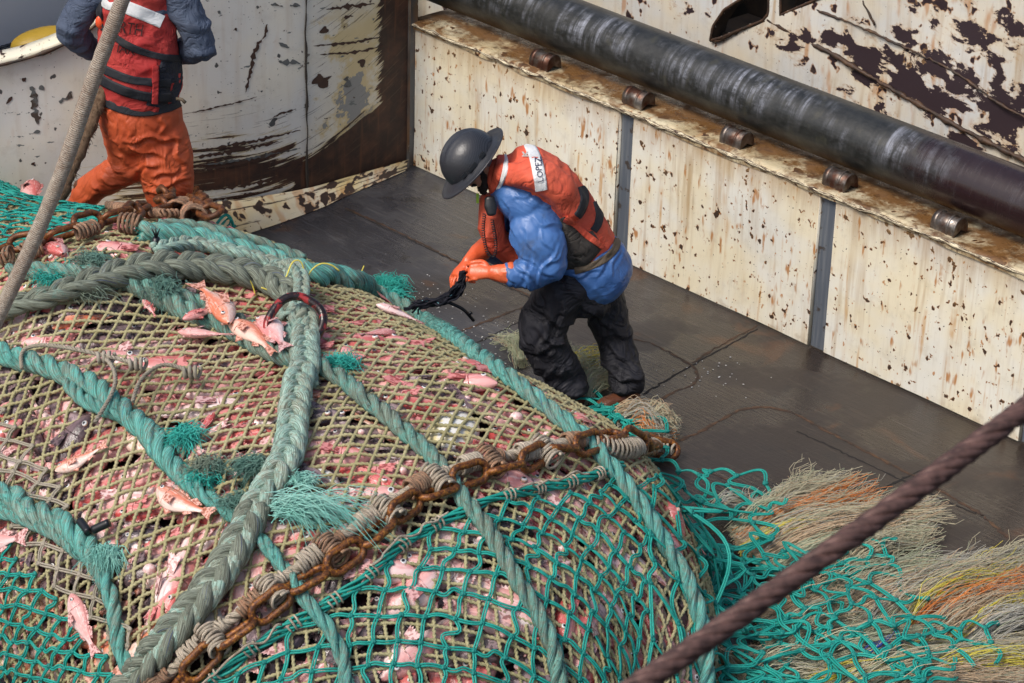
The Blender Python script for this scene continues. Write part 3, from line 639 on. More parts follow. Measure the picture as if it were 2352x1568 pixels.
# --------------------------------------------------- fish
def fish_geo(seed, deep=.30, wid=.17, bend=0.0, curl=0.0, fins=1.0):
    """unit-length fish, snout at x=0, tail tips at x=1, back to +y, lies on its side (z is across)"""
    r = np.random.default_rng(seed); n = 22; k = 14
    x = np.linspace(0, .80, n); t = x / .80
    hh = deep * .5 * np.interp(t, [0, .03, .10, .22, .38, .55, .75, .9, 1], [.10, .30, .55, .86, 1.0, .88, .52, .26, .25])
    ww = wid * .5 * np.interp(t, [0, .03, .10, .22, .38, .55, .75, .9, 1], [.15, .40, .72, 1.0, 1.0, .80, .42, .18, .12])
    mid = -deep * .05 * np.sin(t * 3.0) + bend * (x - .4) ** 2
    zoff = curl * (x - .4) ** 2
    a = np.arange(k) / k * 2 * np.pi
    V = np.stack([np.broadcast_to(x[:, None], (n, k)), mid[:, None] + hh[:, None] * np.cos(a), zoff[:, None] + ww[:, None] * np.sin(a) * (1 - .25 * np.cos(a) ** 2)], -1)
    Vc = np.stack([np.broadcast_to(x[:, None], (n, k)), np.broadcast_to(np.cos(a), (n, k)), np.zeros((n, k))], -1)
    g = Geo(); g.add(V.reshape(-1, 3), grid_quads(n, k, True)); cols = [Vc.reshape(-1, 3)]
    # gill cover and jaw ridge
    for gx, rr in ((.235, .95), (.06, .8)):
        i = gx / .8 * (n - 1); i0 = int(i)
        aa = np.linspace(-2.6, 2.6, 14) if gx > .1 else np.linspace(-.9, .9, 8) + np.pi
        for sgn in (1, -1):
            aa2 = np.linspace(.45, np.pi - .45, 9) * sgn
            P = np.stack([gx + .02 * np.sin(np.linspace(0, np.pi, 9)), mid[i0] + hh[i0] * np.cos(aa2) * .98, zoff[i0] + ww[i0] * np.sin(aa2) * (1 - .25 * np.cos(aa2) ** 2) * 1.0], -1)
            b = g.n; add_tube(g, P, .006, 4); cols.append(np.tile([gx, .1, .5], (g.n - b, 1)))
    def fan(pts0, pts1, m_=7, thick=.003, ragged=.12, c=1.0):
        """ribbed fin between a root line and a tip line"""
        P0 = resample(np.array(pts0, float), 0, n=m_ * 2 + 1); P1 = resample(np.array(pts1, float), 0, n=m_ * 2 + 1)
        tt = np.where(np.arange(m_ * 2 + 1) % 2 == 1, 1 - ragged * (1 + r.random(m_ * 2 + 1)), 1.0)[:, None]
        P1 = P0 + (P1 - P0) * tt; zz_ = np.where(np.arange(m_ * 2 + 1) % 2 == 0, thick * 2, 0)[:, None] * [0, 0, 1]
        for sg in (1, -1):
            VV = np.stack([P0 + zz_ * sg + [0, 0, thick * sg], (P0 + P1) / 2 + zz_ * sg + [0, 0, thick * sg * .8], P1 + [0, 0, .0005 * sg]], 1)
            b = g.n; g.add(VV.reshape(-1, 3), grid_quads(m_ * 2 + 1, 3)); cols.append(np.tile([.5, 0, c], (g.n - b, 1)))
    ye = mid[-1]; ze = zoff[-1]; h0 = hh[-1]
    dz = curl * .3
    fan([(.79, ye - h0 * .9, ze), (.79, ye + h0 * .9, ze)], [(.985, ye - deep * .30, ze + dz), (.94, ye, ze + dz), (1.0, ye + deep * .32 + bend * .2, ze + dz)], 8, ragged=.05)
    yi = lambda f: (np.interp(f, t, mid), np.interp(f, t, hh), np.interp(f, t, zoff))
    q = lambda f, up, out=0: (f * .8, yi(f)[0] + yi(f)[1] * up * .95 + out, yi(f)[2])
    fan([q(.33, 1), q(.5, 1), q(.66, 1)], [q(.34, 1, .045 * fins), q(.5, 1, .06 * fins), q(.68, 1, .03 * fins)], 9, ragged=.34)
    fan([q(.68, 1), q(.86, 1)], [q(.76, 1, .085 * fins), q(.93, 1, .04 * fins)], 5, ragged=.08)
    fan([q(.70, -1), q(.82, -1)], [q(.77, -1, -.06 * fins), q(.88, -1, -.03 * fins)], 4, ragged=.1)
    fan([q(.36, -1), q(.42, -.95)], [q(.48, -1, -.09 * fins), q(.54, -1, -.02 * fins)], 4, ragged=.1)
    for sgn in (1, -1):   # pectorals flare from the flanks
        f0 = .34; y0, h_, z0 = yi(f0); w0 = np.interp(f0, t, ww) * sgn
        fan([(f0 * .8, y0 - h_ * .10, z0 + w0 * .95), (f0 * .8, y0 - h_ * .55, z0 + w0 * .85)], [(.43, y0 + .01, z0 + w0 * 1.1 + sgn * .02), (.44, y0 - h_ * .8, z0 + w0 * 1.05 + sgn * .02)], 5, ragged=.08)
    # eyes sit proud on both sides
    for sgn in (1, -1):
        f0 = .155; y0, h_, z0 = yi(f0); w0 = np.interp(f0, t, ww) * sgn
        b = g.n; blob(g, (f0 * .8, y0 + h_ * .42, z0 + w0 * .82), (.030, .030, .020), 10, 7); e = g.n
        VV = np.concatenate(g.v)[b:e]; dd = np.hypot(VV[:, 0] - f0 * .8, VV[:, 1] - (y0 + h_ * .42))
        cols.append(np.stack([np.full(e - b, 9.0), dd / .030, np.zeros(e - b)], -1))
    return g, np.concatenate(cols)
def fish_mat(name, back, belly, fin, stripe, rough=.28, vary=(.35, .65)):
    m = Mt(name, rough, 0, .6); a = m.N('Attribute'); a.attribute_name = 'anat'; x = m.xyz(a.outputs['Vector'])
    o = m.co('Object'); n1 = m.noise(o, 9, 5, .6, .5); n2 = m.noise(m.map(o, (4, 40, 40)), 1, 4, .6)
    rn = m.rnd()
    side = m.ma('ADD', m.ma('MULTIPLY', x['Y'], .5), m.ma('ADD', .25, m.ma('MULTIPLY', n1, .5)))
    b2 = m.mix(rn, back[0], back[1]); l2 = m.mix(m.ma('FRACT', m.ma('MULTIPLY', rn, 7.3)), belly[0], belly[1])
    c = m.mix(m.step(side, .18, .78), l2, b2)
    c = m.mix(m.ma('MULTIPLY', m.step(n1, .55, .66), .55), c, stripe)
    c = m.mix(m.ma('MULTIPLY', m.step(n2, .5, .66), .55), c, l2); c = m.mix(m.ma('MULTIPLY', m.step(m.noise(m.map(o, (3, 26, 26), loc=(3, 1, 2)), 1, 3, .6), .55, .68), .45), c, back[0])
    c = m.mix(m.ma('MULTIPLY', m.ma('GREATER_THAN', x['Z'], .3), .85), c, m.mix(m.step(m.noise(m.map(o, (26, 30, 2)), 1, 2, .5), .42, .56), tuple(v * .45 for v in fin), m.mix(.45, b2, l2)))
    eye = m.ma('GREATER_THAN', x['X'], 5.0)
    ec = m.ramp(m.ma('MULTIPLY', x['Y'], .5), [(.0, (.01, .012, .02)), (.22, (.01, .012, .02)), (.25, (.55, .58, .62)), (.36, (.75, .76, .74)), (.48, (.55, .30, .22))])
    c = m.mix(eye, c, ec); m.col(c)
    m.bump(m.ma('ADD', m.noise(o, 60, 2), m.ma('MULTIPLY', n2, 1.5)), .004, .5)
    return m.m
FM = [fish_mat('rockfish_red', ((.52, .065, .062), (.60, .14, .13)), ((.80, .38, .36), (.86, .62, .60)), (.58, .10, .09), (.80, .34, .30), .22),
      fish_mat('rockfish_pink', ((.64, .24, .23), (.72, .36, .34)), ((.86, .60, .58), (.88, .79, .77)), (.62, .20, .18), (.86, .50, .46), .2),
      fish_mat('dark_fish', ((.028, .022, .030), (.12, .070, .072)), ((.20, .13, .14), (.46, .34, .35)), (.07, .04, .045), (.02, .015, .02), .2),
      fish_mat('rockfish_orange', ((.68, .22, .10), (.70, .20, .12)), ((.86, .60, .50), (.87, .70, .64)), (.70, .20, .10), (.80, .42, .30), .2)]
def fish_data(name, mat, seed, **k):
    g, c = fish_geo(seed, **k); me = g.data(name, mat); me.polygons.foreach_set('use_smooth', np.full(len(me.polygons), True))
    at = me.attributes.new('anat', 'FLOAT_VECTOR', 'POINT'); at.data.foreach_set('vector', c.astype(np.float32).ravel()); return me, g, c
FD = {}
for mi in range(4):
    for v in range(3):
        FD[mi, v] = fish_data('fish', FM[mi], 10 * mi + v, deep=(.28, .24, .31)[v], wid=(.19, .17, .2)[v], bend=(.25, -.3, .05)[v], curl=0.0, fins=(.9, 1.0, .8)[v])
def fish_matrix(P, N, dirv, L, roll=0.0, flip=1):
    x = dirv - N * (dirv @ N); x /= np.linalg.norm(x); y = np.cross(N, x) * flip; z = np.cross(x, y)
    cr, sr = math.cos(roll), math.sin(roll); y2 = y * cr + z * sr; z2 = np.cross(x, y2)
    Mx = Matrix.Identity(4); c0 = P - x * L * .45
    for i in range(3): Mx[i][0] = x[i] * L; Mx[i][1] = y2[i] * L; Mx[i][2] = z2[i] * L; Mx[i][3] = c0[i]
    return Mx
# spots on a jittered grid over the visible part of the bag
cand = []
Tc = lambda s, q: unit(surf(s + .03, q)[0] - surf(s - .03, q)[0])
for s in np.arange(-16.8, S_END0 + L_END - .1, .25):
    for q in np.arange(.25, GMAX - .1, .115):
        s_ = s + rng.uniform(-.11, .11); q_ = q + rng.uniform(-.03, .03)
        P, N = surf(s_, q_); xy = proj(P)
        if N @ (CO - P) < .0 or ((xy[0] - 1042) / 80) ** 2 + ((xy[1] - 972) / 45) ** 2 < 1 or not (-60 < xy[0] < 2000 and 380 < xy[1] < 1640): continue
        cand.append((s_, q_, P, N, xy))
order = rng.permutation(len(cand))
area = [(cand[i][3] @ unit(CO - cand[i][2])) / np.linalg.norm(CO - cand[i][2]) ** 2 * (1 if -20 < cand[i][4][0] < 1720 and cand[i][4][1] < 1590 else .1) for i in range(len(cand))]
rank = np.argsort(-np.array(area)); big = set(rank[:290].tolist())

grp = ['red rockfish packed under the netting', 'pale pink rockfish packed under the netting', 'dark brown fish packed under the netting', 'orange rockfish packed under the netting']
lab = ['wet red rockfish pressed among others under the netting', 'pale pink rockfish pressed belly up under the netting', 'dark brown fish squeezed between the red ones under the netting', 'bright orange rockfish packed under the netting']
rest = Geo(); restc = []; rest_m = {}
for i, (s, q, P, N, xy) in enumerate(cand):
    u = np.clip(rng.random() + .30 * float(vnoise(s * 1.3, q * 2.0, 6)), 0, .98)
    mi = 0 if u < .26 else 1 if u < .60 else 2
    if (xy[0] < 330 and xy[1] > 1300 and rng.random() < .6) or rng.random() < .03: mi = 3
    ang = rng.normal(0, .30) + (np.pi if rng.random() < .5 else 0) + .3 + .9 * float(vnoise(s * 1.6, q * 1.6, 4))
    D1 = Tc(s, q); D2 = np.cross(N, D1); dv = D1 * math.cos(ang) + D2 * math.sin(ang)
    L = rng.uniform(.42, .60) * (1.15 if mi == 1 else 1); Mx = fish_matrix(P - N * (.046 + rng.uniform(-.010, .03)), N + .07 * rng.standard_normal(3), dv, L, rng.uniform(-.35, .35), rng.choice([1, -1]))
    v = rng.integers(3)
    if i in big:
        ob = bpy.data.objects.new('fish', FD[mi, v][0]); COL.objects.link(ob); ob.matrix_world = Mx; tag(ob, lab[mi], 'fish', grp[mi])
    else:
        rest_m.setdefault((mi, v), []).append(np.array(Mx))
# the many smaller and hidden ones
Gs = Geo(); cc_ = []; mats_i = []
for (mi, v), Ms in rest_m.items():
    me, g0, c0 = FD[mi, v]; V0 = np.concatenate(g0.v); Q0 = np.concatenate(g0.q); T0 = np.concatenate(g0.t)
    for Mx in Ms:
        b = Gs.n; Gs.add(V0 @ Mx[:3, :3].T + Mx[:3, 3], Q0); Gs.t.append(T0 + b); cc_.append(c0)
if Gs.n:
    o = Gs.build('packed_fish', FM[0], kind='stuff', label='smaller and half hidden fish filling the netting between the others')
    o.data.attributes.new('anat', 'FLOAT_VECTOR', 'POINT').data.foreach_set('vector', np.concatenate(cc_).astype(np.float32).ravel())
# pale swim bladders and loose eyes showing through the mesh
m = Mt('bladder_skin', .25); o = m.co('Object'); m.col(m.mix(m.step(m.noise(o, 30, 4), .45, .6), (.78, .58, .56), (.62, .34, .32))); m.b.inputs['Subsurface Weight'].default_value = .2; m.b.inputs['Subsurface Radius'].default_value = (.02, .01, .01)
M_blad = m.m
blad = [(1185, 962, 15), (1255, 1000, 8), (1072, 918, 8), (968, 712, 12), (548, 945, 8), (925, 1083, 9), (830, 995, 8), (1105, 1240, 9), (770, 1235, 8), (560, 1230, 7), (1290, 1262, 9), (1330, 1330, 8), (870, 1355, 9), (1155, 1455, 9), (1680, 1385, 16), (545, 1090, 7), (990, 1285, 7), (345, 1310, 14), (1190, 1530, 9), (720, 920, 8)]
for x, y, r in blad:
    P, N = hit(x, y); rr = r / 400.
    g = Geo(); blob(g, (0, 0, 0), (rr, rr * .9, rr * .95), 14, 10, noise=.02); ob = g.build('swim_bladder', M_blad, label='small shiny pale pink swim bladder bulging between the meshes', cat='swim bladder', group='swim bladders bulging out of the catch'); ob.location = tuple(P + N * .004)
# white float and torn tray in the catch
m = Mt('float_plastic', .3); o = m.co('Object'); m.col(m.mix(m.step(m.noise(o, 7, 4), .52, .62), (.80, .80, .78), (.78, .68, .36))); M_float = m.m
for (x, y, rx, ry, lb_) in ((1042, 972, .205, .135, 'round white float with yellow stains trapped under the olive net'), (430, 1418, .20, .15, 'flat white plastic piece under the net near the bottom left'), (735, 1083, .11, .06, 'small white lump under the net beside the teal rope'), (372, 640, .13, .05, 'white plastic scrap under the net at the top of the heap')):
    P, N = hit(x, y); g = Geo(); blob(g, (0, 0, 0), (rx, ry, .06), 24, 14); ob = g.build('white_float', M_float, label=lb_, cat='float')
    a = unit(np.cross(N, Z)); Mx = Matrix.Identity(4); b_ = np.cross(N, a)
    for i in range(3): Mx[i][0] = a[i]; Mx[i][1] = b_[i]; Mx[i][2] = N[i]; Mx[i][3] = P[i] - N[i] * .055
    ob.matrix_world = Mx
# --------------------------------------------------- nets
def cord_mat(name, c1, c2, c3, rough=.75, tw=False):
    m = Mt(name, rough, 0, .3); o = m.co('Object'); n1 = m.noise(o, 2.2, 4, .6); n2 = m.noise(o, 45, 3, .6)
    c = m.mix(m.step(n1, .35, .65), c1, c2); c = m.mix(m.ma('MULTIPLY', m.step(n2, .5, .72), .6), c, c3); m.col(c)
    m.bump(m.noise(o, 260, 2), .0015, .7); return m.m
M_olive = cord_mat('olive_twine', (.33, .30, .155), (.40, .365, .21), (.20, .175, .09))
M_teal = cord_mat('teal_twine', (.012, .27, .225), (.02, .34, .28), (.008, .16, .14), .55)
M_tealk = cord_mat('teal_knot', (.010, .19, .17), (.012, .22, .19), (.02, .10, .10), .6)
M_gtw = cord_mat('grey_twine', (.30, .27, .21), (.36, .32, .26), (.18, .16, .12))
def chart(x, y):
    """(s,q) on the bag under a photo pixel"""
    pr = proj(BP); d2_ = (pr[..., 0] - x) ** 2 + (pr[..., 1] - y) ** 2 + 1e7 * (((CO - BP) * BN).sum(-1) < 0); i, j = np.unravel_index(np.argmin(d2_), d2_.shape); return sG[i], qq[j]
def lattice(x, y, e1, e2):
    """chart vectors whose pictures at pixel (x,y) are e1 and e2"""
    s0, q0 = chart(x, y); f = lambda s, q: proj(surf(s, q)[0]); Jm = np.stack([(f(s0 + .1, q0) - f(s0 - .1, q0)) / .2, (f(s0, q0 + .1) - f(s0, q0 - .1)) / .2], 1)
    r = np.linalg.solve(Jm, np.array([e1, e2], float).T).T; return r
def net_lines(Bm, sr, qr, jit=.012, seed=0, curve=None):
    """two families of cords over the (s,q) surface chart"""
    out = []
    for f in range(2):
        dv = Bm[f] / np.linalg.norm(Bm[f]); nv = np.array([-dv[1], dv[0]]); spc = abs(Bm[1 - f] @ nv)
        cs = np.array([[a, b] for a in sr for b in qr]); mid = cs.mean(0); R = np.linalg.norm(cs - mid, axis=1).max()
        for kk in np.arange(-int(R / spc) - 1, int(R / spc) + 2):
            t = np.arange(-R, R, .0056 if curve is None else .012)
            p = mid + nv * kk * spc + dv * t[:, None]
            p = p + nv * (.045 * vnoise(p[:, 0] * .6 + seed, p[:, 1] * .6, f) + jit * .45 * vnoise(p[:, 0] * 3, p[:, 1] * 3 + kk * 1.3, f + 2))[:, None]
            out.append((f, kk, p))
    return out
def runs(mask, mn=6):
    i = np.flatnonzero(np.diff(np.concatenate([[0], mask.astype(int), [0]]))); return [(a, b) for a, b in zip(i[::2], i[1::2]) if b - a >= mn]
g = Geo(); tw = 2 * np.pi / .024
thc = np.arange(8) / 8 * 2 * np.pi
for f, kk, p in net_lines(lattice(950, 955, (34.5, 2.5), (11.5, -19)), (-17, S_END0 + L_END), (0, GMAX)):
    P, N = surf(p[:, 0], p[:, 1]); xy = proj(P); vis = ((CO - P) * N).sum(1) > -2.5
    ok = (p[:, 0] > -16.9) & (p[:, 0] < S_END0 + L_END - .03) & (p[:, 1] > .02) & (p[:, 1] < GMAX - .02) & vis & (xy[:, 0] > -60) & (xy[:, 1] < 1640) & (xy[:, 0] < 2400)
    for a, b in runs(ok):
        L = np.arange(b - a) * .0056
        rm = 1 + .30 * np.cos(2 * (thc[None] - (tw / 2 * L)[:, None] * (1 if kk % 2 else 1)))
        wv = .005 * np.sin(L * 2 * np.pi / .17 + f * 1.5 + kk * np.pi)
        add_tube(g, P[a:b] + N[a:b] * (.012 + wv)[:, None], .0088, 8, N=N[a:b], rmod=rm, caps=False)
g.build('olive_net', M_olive, label='olive twisted cord net stretched over the whole heap of fish', cat='fishing net')

def twin_cord(g, P, N, r=.0062, gap=.0075, k=0, sides=6):
    T = unit(np.gradient(P, axis=0)); B = np.cross(T, N); L = np.concatenate([[0], np.cumsum(np.linalg.norm(np.diff(P, axis=0), axis=1))])
    ph = .35 * np.sin(L * 9 + k)
    for sg in (1, -1):
        add_tube(g, P + B * (sg * gap * np.cos(ph))[:, None] + N * (sg * gap * np.sin(ph))[:, None], r, sides, N=N, caps=False)
def knot(g, P, N, d1, d2, s=.017):
    for k in range(3):
        a = k / 3 * 2 * np.pi; dd = unit(d1 * math.cos(a) + d2 * math.sin(a) * .8)
        blob(g, P + N * .004 + dd * s * .35, (s * .95, s * .8, s * .75), 7, 5, frame=np.stack([unit(d1 + d2 * (k - 1)), unit(np.cross(N, unit(d1 + d2 * (k - 1)))), N]), noise=.05)
def teal_on_bag(name, poly, dirs, sp, off, label, seed=0, sr=(-16.9, S_END0 + L_END - .02), r=.0052, mat=M_teal, kmat=M_tealk, sag=.035):
    """square mesh of doubled twine: nodes of a lattice in the surface chart, joined by slightly slack legs"""
    B = dirs if sp is None else np.array([np.array(v, float) / np.linalg.norm(v) * w_ for v, w_ in zip(dirs, sp)])
    cs = np.array([[a, b] for a in sr for b in (0, GMAX)]); mid = cs.mean(0); ij = (cs - mid) @ np.linalg.inv(B)
    i0, j0 = np.floor(ij.min(0)).astype(int) - 1; i1, j1 = np.ceil(ij.max(0)).astype(int) + 1
    I, J = np.meshgrid(np.arange(i0, i1), np.arange(j0, j1), indexing='ij'); nd = mid + I[..., None] * B[0] + J[..., None] * B[1]
    nd = nd + .018 * np.stack([vnoise(nd[..., 0] * 3 + seed, nd[..., 1] * 3, 1), vnoise(nd[..., 0] * 3, nd[..., 1] * 3 + seed, 2)], -1) + .006 * rng.standard_normal(nd.shape)
    ok = (nd[..., 0] > sr[0]) & (nd[..., 0] < sr[1]) & (nd[..., 1] > .03) & (nd[..., 1] < GMAX - .03)
    P, N = surf(nd[..., 0], nd[..., 1]); ok &= inpoly(proj(P), poly) & (((CO - P) * N).sum(-1) > -3)
    g = Geo(); gk = Geo(); n = 12; t = np.linspace(0, 1, n)[:, None]
    for i in range(nd.shape[0] - 1):
        for j in range(nd.shape[1] - 1):
            if not ok[i, j]: continue
            for (a, b) in ((i + 1, j), (i, j + 1)):
                if not ok[a, b] or rng.random() < .012: continue
                sd_ = rng.normal(0, sag) + sag * .8 * (1 if (i + j) % 2 else -1)
                pp = nd[i, j] * (1 - t) + nd[a, b] * t; dd = nd[a, b] - nd[i, j]; pv = np.array([-dd[1], dd[0]])
                pp = pp + pv * np.sin(t * np.pi * rng.choice([1, 2], p=[.6, .4])) * sd_ * 1.6
                Pq, Nq = surf(pp[:, 0], pp[:, 1]); twin_cord(g, Pq + Nq * (off + .010 * np.sin(t[:, 0] * np.pi))[:, None], Nq, r=r, gap=r * 1.15, k=rng.random() * 6)
            e1 = unit(P[i + 1, j] - P[i, j] + 1e-6); e2 = unit(P[i, j + 1] - P[i, j] + 1e-6); knot(gk, P[i, j] + N[i, j] * (off + .002), N[i, j], e1, e2, r * 2.5)
    g.merge2(gk, kmat); return g.second(g.build(name, mat, label=label, cat='fishing net'))
# big chafing net right of the chain
polyA = [(330, 1800), (440, 1608), (560, 1520), (640, 1470), (750, 1395), (830, 1350), (920, 1280), (1000, 1220), (1080, 1170), (1150, 1150), (1290, 1125), (1420, 1085), (1505, 1085), (1490, 1250), (1480, 1400), (1475, 1800)]
teal_on_bag('chafing_net', polyA, lattice(1030, 1350, (60, 9), (17, -51)), None, .030, 'bright teal doubled twine net over the end of the bag right of the rusty chain')
# upper left
polyB = [(-80, 380), (60, 405), (200, 420), (300, 420), (350, 470), (352, 515), (280, 530), (190, 550), (100, 575), (20, 610), (-80, 640)]
teal_on_bag('chafing_net', polyB, ((1.0, .1), (-.55, 1.0)), (.15, .13), .035, 'crumpled teal net at the top left behind the wooden coloured rope', seed=5, sag=.10)
polyC = [(-80, 1180), (0, 1215), (60, 1270), (120, 1340), (200, 1420), (260, 1500), (330, 1580), (330, 1750), (-80, 1750)]
teal_on_bag('chafing_net', polyC, lattice(120, 1480, (34, 6), (17, -34)), None, .030, 'teal net with a grey corded edge in the bottom left corner', seed=9)
polyD = [(-80, 900), (0, 930), (60, 980), (130, 1060), (200, 1180), (280, 1360), (340, 1500), (340, 1600), (262, 1500), (200, 1415), (120, 1335), (60, 1265), (0, 1210), (-80, 1175)]
teal_on_bag('edge_cords', polyD, lattice(110, 1280, (46, 12), (15, -36)), None, .030, 'worn grey cords edging the teal net at the bottom left', seed=9, sag=.012, mat=M_gtw, kmat=M_gtw)
# ============================================================ ROPES, CHAINS, RING
def rope_mat(name, clean, clean2, dirt, dirtf=.5, blue=True):
    m = Mt(name, .8, 0, .25); uv = m.co('UV'); o = m.co('Object')
    sk = m.N('CombineXYZ'); x = m.xyz(uv)
    m.L(m.ma('ADD', m.ma('MULTIPLY', x['X'], 1.0), 0.0), sk.inputs[0]); m.L(x['Y'], sk.inputs[1])
    fib = m.noise(m.map(sk.outputs[0], (7, 16, 1)), 1, 4, .7); fib2 = m.noise(m.map(sk.outputs[0], (9, 40, 1)), 1, 3, .65)
    d = m.noise(o, 5, 6, .7); d2 = m.noise(o, 42, 4, .75)
    c = m.mix(m.step(fib, .35, .65), clean, clean2)
    c = m.mix(m.ma('MULTIPLY', m.step(m.ma('ADD', m.ma('MULTIPLY', d, .5), m.ma('MULTIPLY', d2, .5)), .56 - dirtf * .2, .66 - dirtf * .2), .8), c, dirt)
    c = m.mix(m.ma('MULTIPLY', m.step(fib2, .52, .66), .5), c, (clean2[0] * 1.5 + .12, clean2[1] * 1.15 + .08, clean2[2] * 1.15 + .08))
    c = m.mix(m.ma('MULTIPLY', m.step(fib2, .56, .40), .8), c, tuple(v * .35 for v in dirt))
    if blue: c = m.mix(m.ma('MULTIPLY', m.step(m.noise(m.map(sk.outputs[0], (2.5, 26, 1), loc=(4, 9, 0)), 1, 1), .70, .72), .8), c, (.02, .05, .22))
    m.col(c); m.bump(m.ma('ADD', fib, m.ma('MULTIPLY', fib2, .6)), .008, 1.0); return m.m
M_rt = rope_mat('rope_teal_bright', (.085, .40, .355), (.15, .51, .45), (.25, .30, .245), .42)
M_rg = rope_mat('rope_teal_worn', (.10, .36, .31), (.17, .42, .36), (.235, .25, .195), .62)
M_rd = rope_mat('rope_grey_dirty', (.16, .33, .28), (.22, .36, .30), (.215, .215, .165), 1.05)
M_rp = rope_mat('rope_pale', (.28, .50, .43), (.40, .60, .52), (.33, .34, .26), .5, blue=False)
M_beige = rope_mat('lashing_beige', (.62, .55, .43), (.70, .63, .51), (.44, .36, .26), .3, blue=False)
M_orl = rope_mat('lashing_orange', (.50, .36, .24), (.54, .26, .14), (.24, .18, .13), .5, blue=False)
def nframe(P, N):
    T = unit(np.gradient(P, axis=0)); N = unit(N - T * (N * T).sum(1)[:, None]); return T, N, np.cross(T, N)
def laid_rope(g, P, N, R, pitch=None, n=3, sides=9, taper=None, flat=1.0):
    """three strands twisted together"""
    pitch = pitch or R * 6.2; T, N, B = nframe(P, N); L = np.concatenate([[0], np.cumsum(np.linalg.norm(np.diff(P, axis=0), axis=1))])
    tp = np.ones(len(P)) if taper is None else taper
    for k in range(n):
        ph = 2 * np.pi * (L / pitch + k / n) + .25 * vnoise(L * 3, L * 0, k)
        out = N * (np.cos(ph) * flat)[:, None] + B * np.sin(ph)[:, None]
        add_tube(g, P + out * (R * .53 * tp)[:, None], R * .52 * tp * (1 + .05 * vnoise(L * 25, L * 0 + k, 3)), sides, N=out, v0=k * 3.1)
def braid(g, P, N, R, pitch=None, sides=9, prs=3, taper=None):
    """plait of paired strands with the herringbone look"""
    pitch = pitch or R * 4.5; T, N, B = nframe(P, N); L = np.concatenate([[0], np.cumsum(np.linalg.norm(np.diff(P, axis=0), axis=1))])
    tp = np.ones(len(P)) if taper is None else taper
    for k in range(prs):
        ph = 2 * np.pi * (L / pitch + k / prs)
        for h in (-1, 1):
            ph2 = ph + h * .30
            x = np.sin(ph2) * R * .64; z = np.sin(2 * ph2) * R * .32 + h * R * .04
            add_tube(g, P + B * (x * tp)[:, None] + N * (z * tp)[:, None], R * .33 * tp * (1 + .07 * vnoise(L * 18, L * 0 + k * 2 + h, 3)), sides, N=N, v0=k * 2.3 + h)
def tuft(par, px, R=.07, n=260, mat=None, length=.09, spread=1.0, name='frayed_tuft', off=.05, dirpx=None, wav=.3):
    """bush of frayed rope yarns"""
    P, N = hit(*px); c = P + N * off
    base = None
    if dirpx is not None:
        P2, N2 = hit(px[0] + dirpx[0], px[1] + dirpx[1]); base = unit(P2 - P)
    g = Geo(); n_ = 7; n = int(n * 1.4)
    for i in range(n):
        d = unit(rng.standard_normal(3) * spread + N * .9 + (base * 2.2 if base is not None else 0)); d2 = unit(np.cross(d, rng.standard_normal(3)))
        l = length * rng.uniform(.35, 1.1) * (1 + .55 * float(vnoise(d[0] * 1.6 + px[0], d[1] * 1.6 + d[2] * 2.3, 3))); t = np.linspace(0, 1, n_)[:, None]
        st = c + (rng.standard_normal(3) * [1, .8, .45]) * R * .45
        pts = st + d * l * t + d2 * l * wav * t ** 2 * rng.normal() + np.cross(d, d2) * l * .10 * np.sin(t * 6 + i) - Z * l * .55 * t ** 2
        add_tube(g, pts, np.linspace(.0030, .0010, n_), 3, caps=False)
    return g.build(name, mat, par, smooth=True)
M_ft = cord_mat('fibre_teal', (.03, .40, .34), (.06, .50, .43), (.05, .25, .22), .8)
M_fg = cord_mat('fibre_grey', (.13, .27, .23), (.22, .27, .21), (.10, .14, .11), .85)
M_fp = cord_mat('fibre_pale', (.20, .55, .48), (.34, .62, .54), (.10, .36, .31), .8)
def rope(label, px, R, mat, kind='laid', off=None, step=.012, end=None, **k):
    P, N = lay(px, step, R * .9 if off is None else off); tp = None
    L = np.linspace(0, 1, len(P))
    if 'rp' in k: tp = np.interp(L, *k.pop('rp'))
    wob = np.cross(unit(np.gradient(P, axis=0)), N) * (.010 * vnoise(L * 14, L * 0, 5))[:, None]
    g = Geo(); (laid_rope if kind == 'laid' else braid)(g, P + wob, N, R, taper=tp, **k)
    ob = g.build('rope', mat, label=label, cat='rope'); T, N_, B = nframe(P, N); g = Geo()
    for i in range(int(len(P) * 2.2)):
        k_ = rng.integers(1, len(P) - 1); a = rng.uniform(-1.9, 1.9); d = N_[k_] * math.cos(a) + B[k_] * math.sin(a); st = P[k_] + d * R * .92 * (1 if tp is None else tp[k_]); l = rng.uniform(.008, .030)
        dd = unit(d + T[k_] * rng.normal() * 1.2 + .5 * rng.standard_normal(3)); add_tube(g, np.array([st, st + dd * l * .5 + .003 * rng.standard_normal(3), st + dd * l - Z * l * .3]), [.0016, .0013, .0008], 3, caps=False)
    g.build('stray_fibres', mat, ob, kind='stuff'); return ob
R1a = [(330, 556), (375, 560), (430, 562), (500, 580), (560, 598), (620, 615), (680, 640), (735, 655)]
r = rope('thick teal rope along the top edge of the heap, nearest the hard hatted worker', [(322, 552)] + R1a[1:] + [(760, 650), (850, 683), (930, 722), (1010, 778), (1100, 842), (1200, 915), (1290, 985), (1352, 1035), (1420, 1120), (1470, 1195), (1520, 1280), (1560, 1350), (1588, 1430), (1600, 1520), (1600, 1620)], .058, M_rt, rp=([0, .22, .32, .5, 1], [1.15, 1.2, 1.0, .86, .80]))
P, N = lay([(360, 540), (420, 540), (490, 552), (560, 572), (620, 590), (690, 618)], .012, .055); g = Geo(); laid_rope(g, P, N, .045); g.build('doubled_strand', M_rg, r)
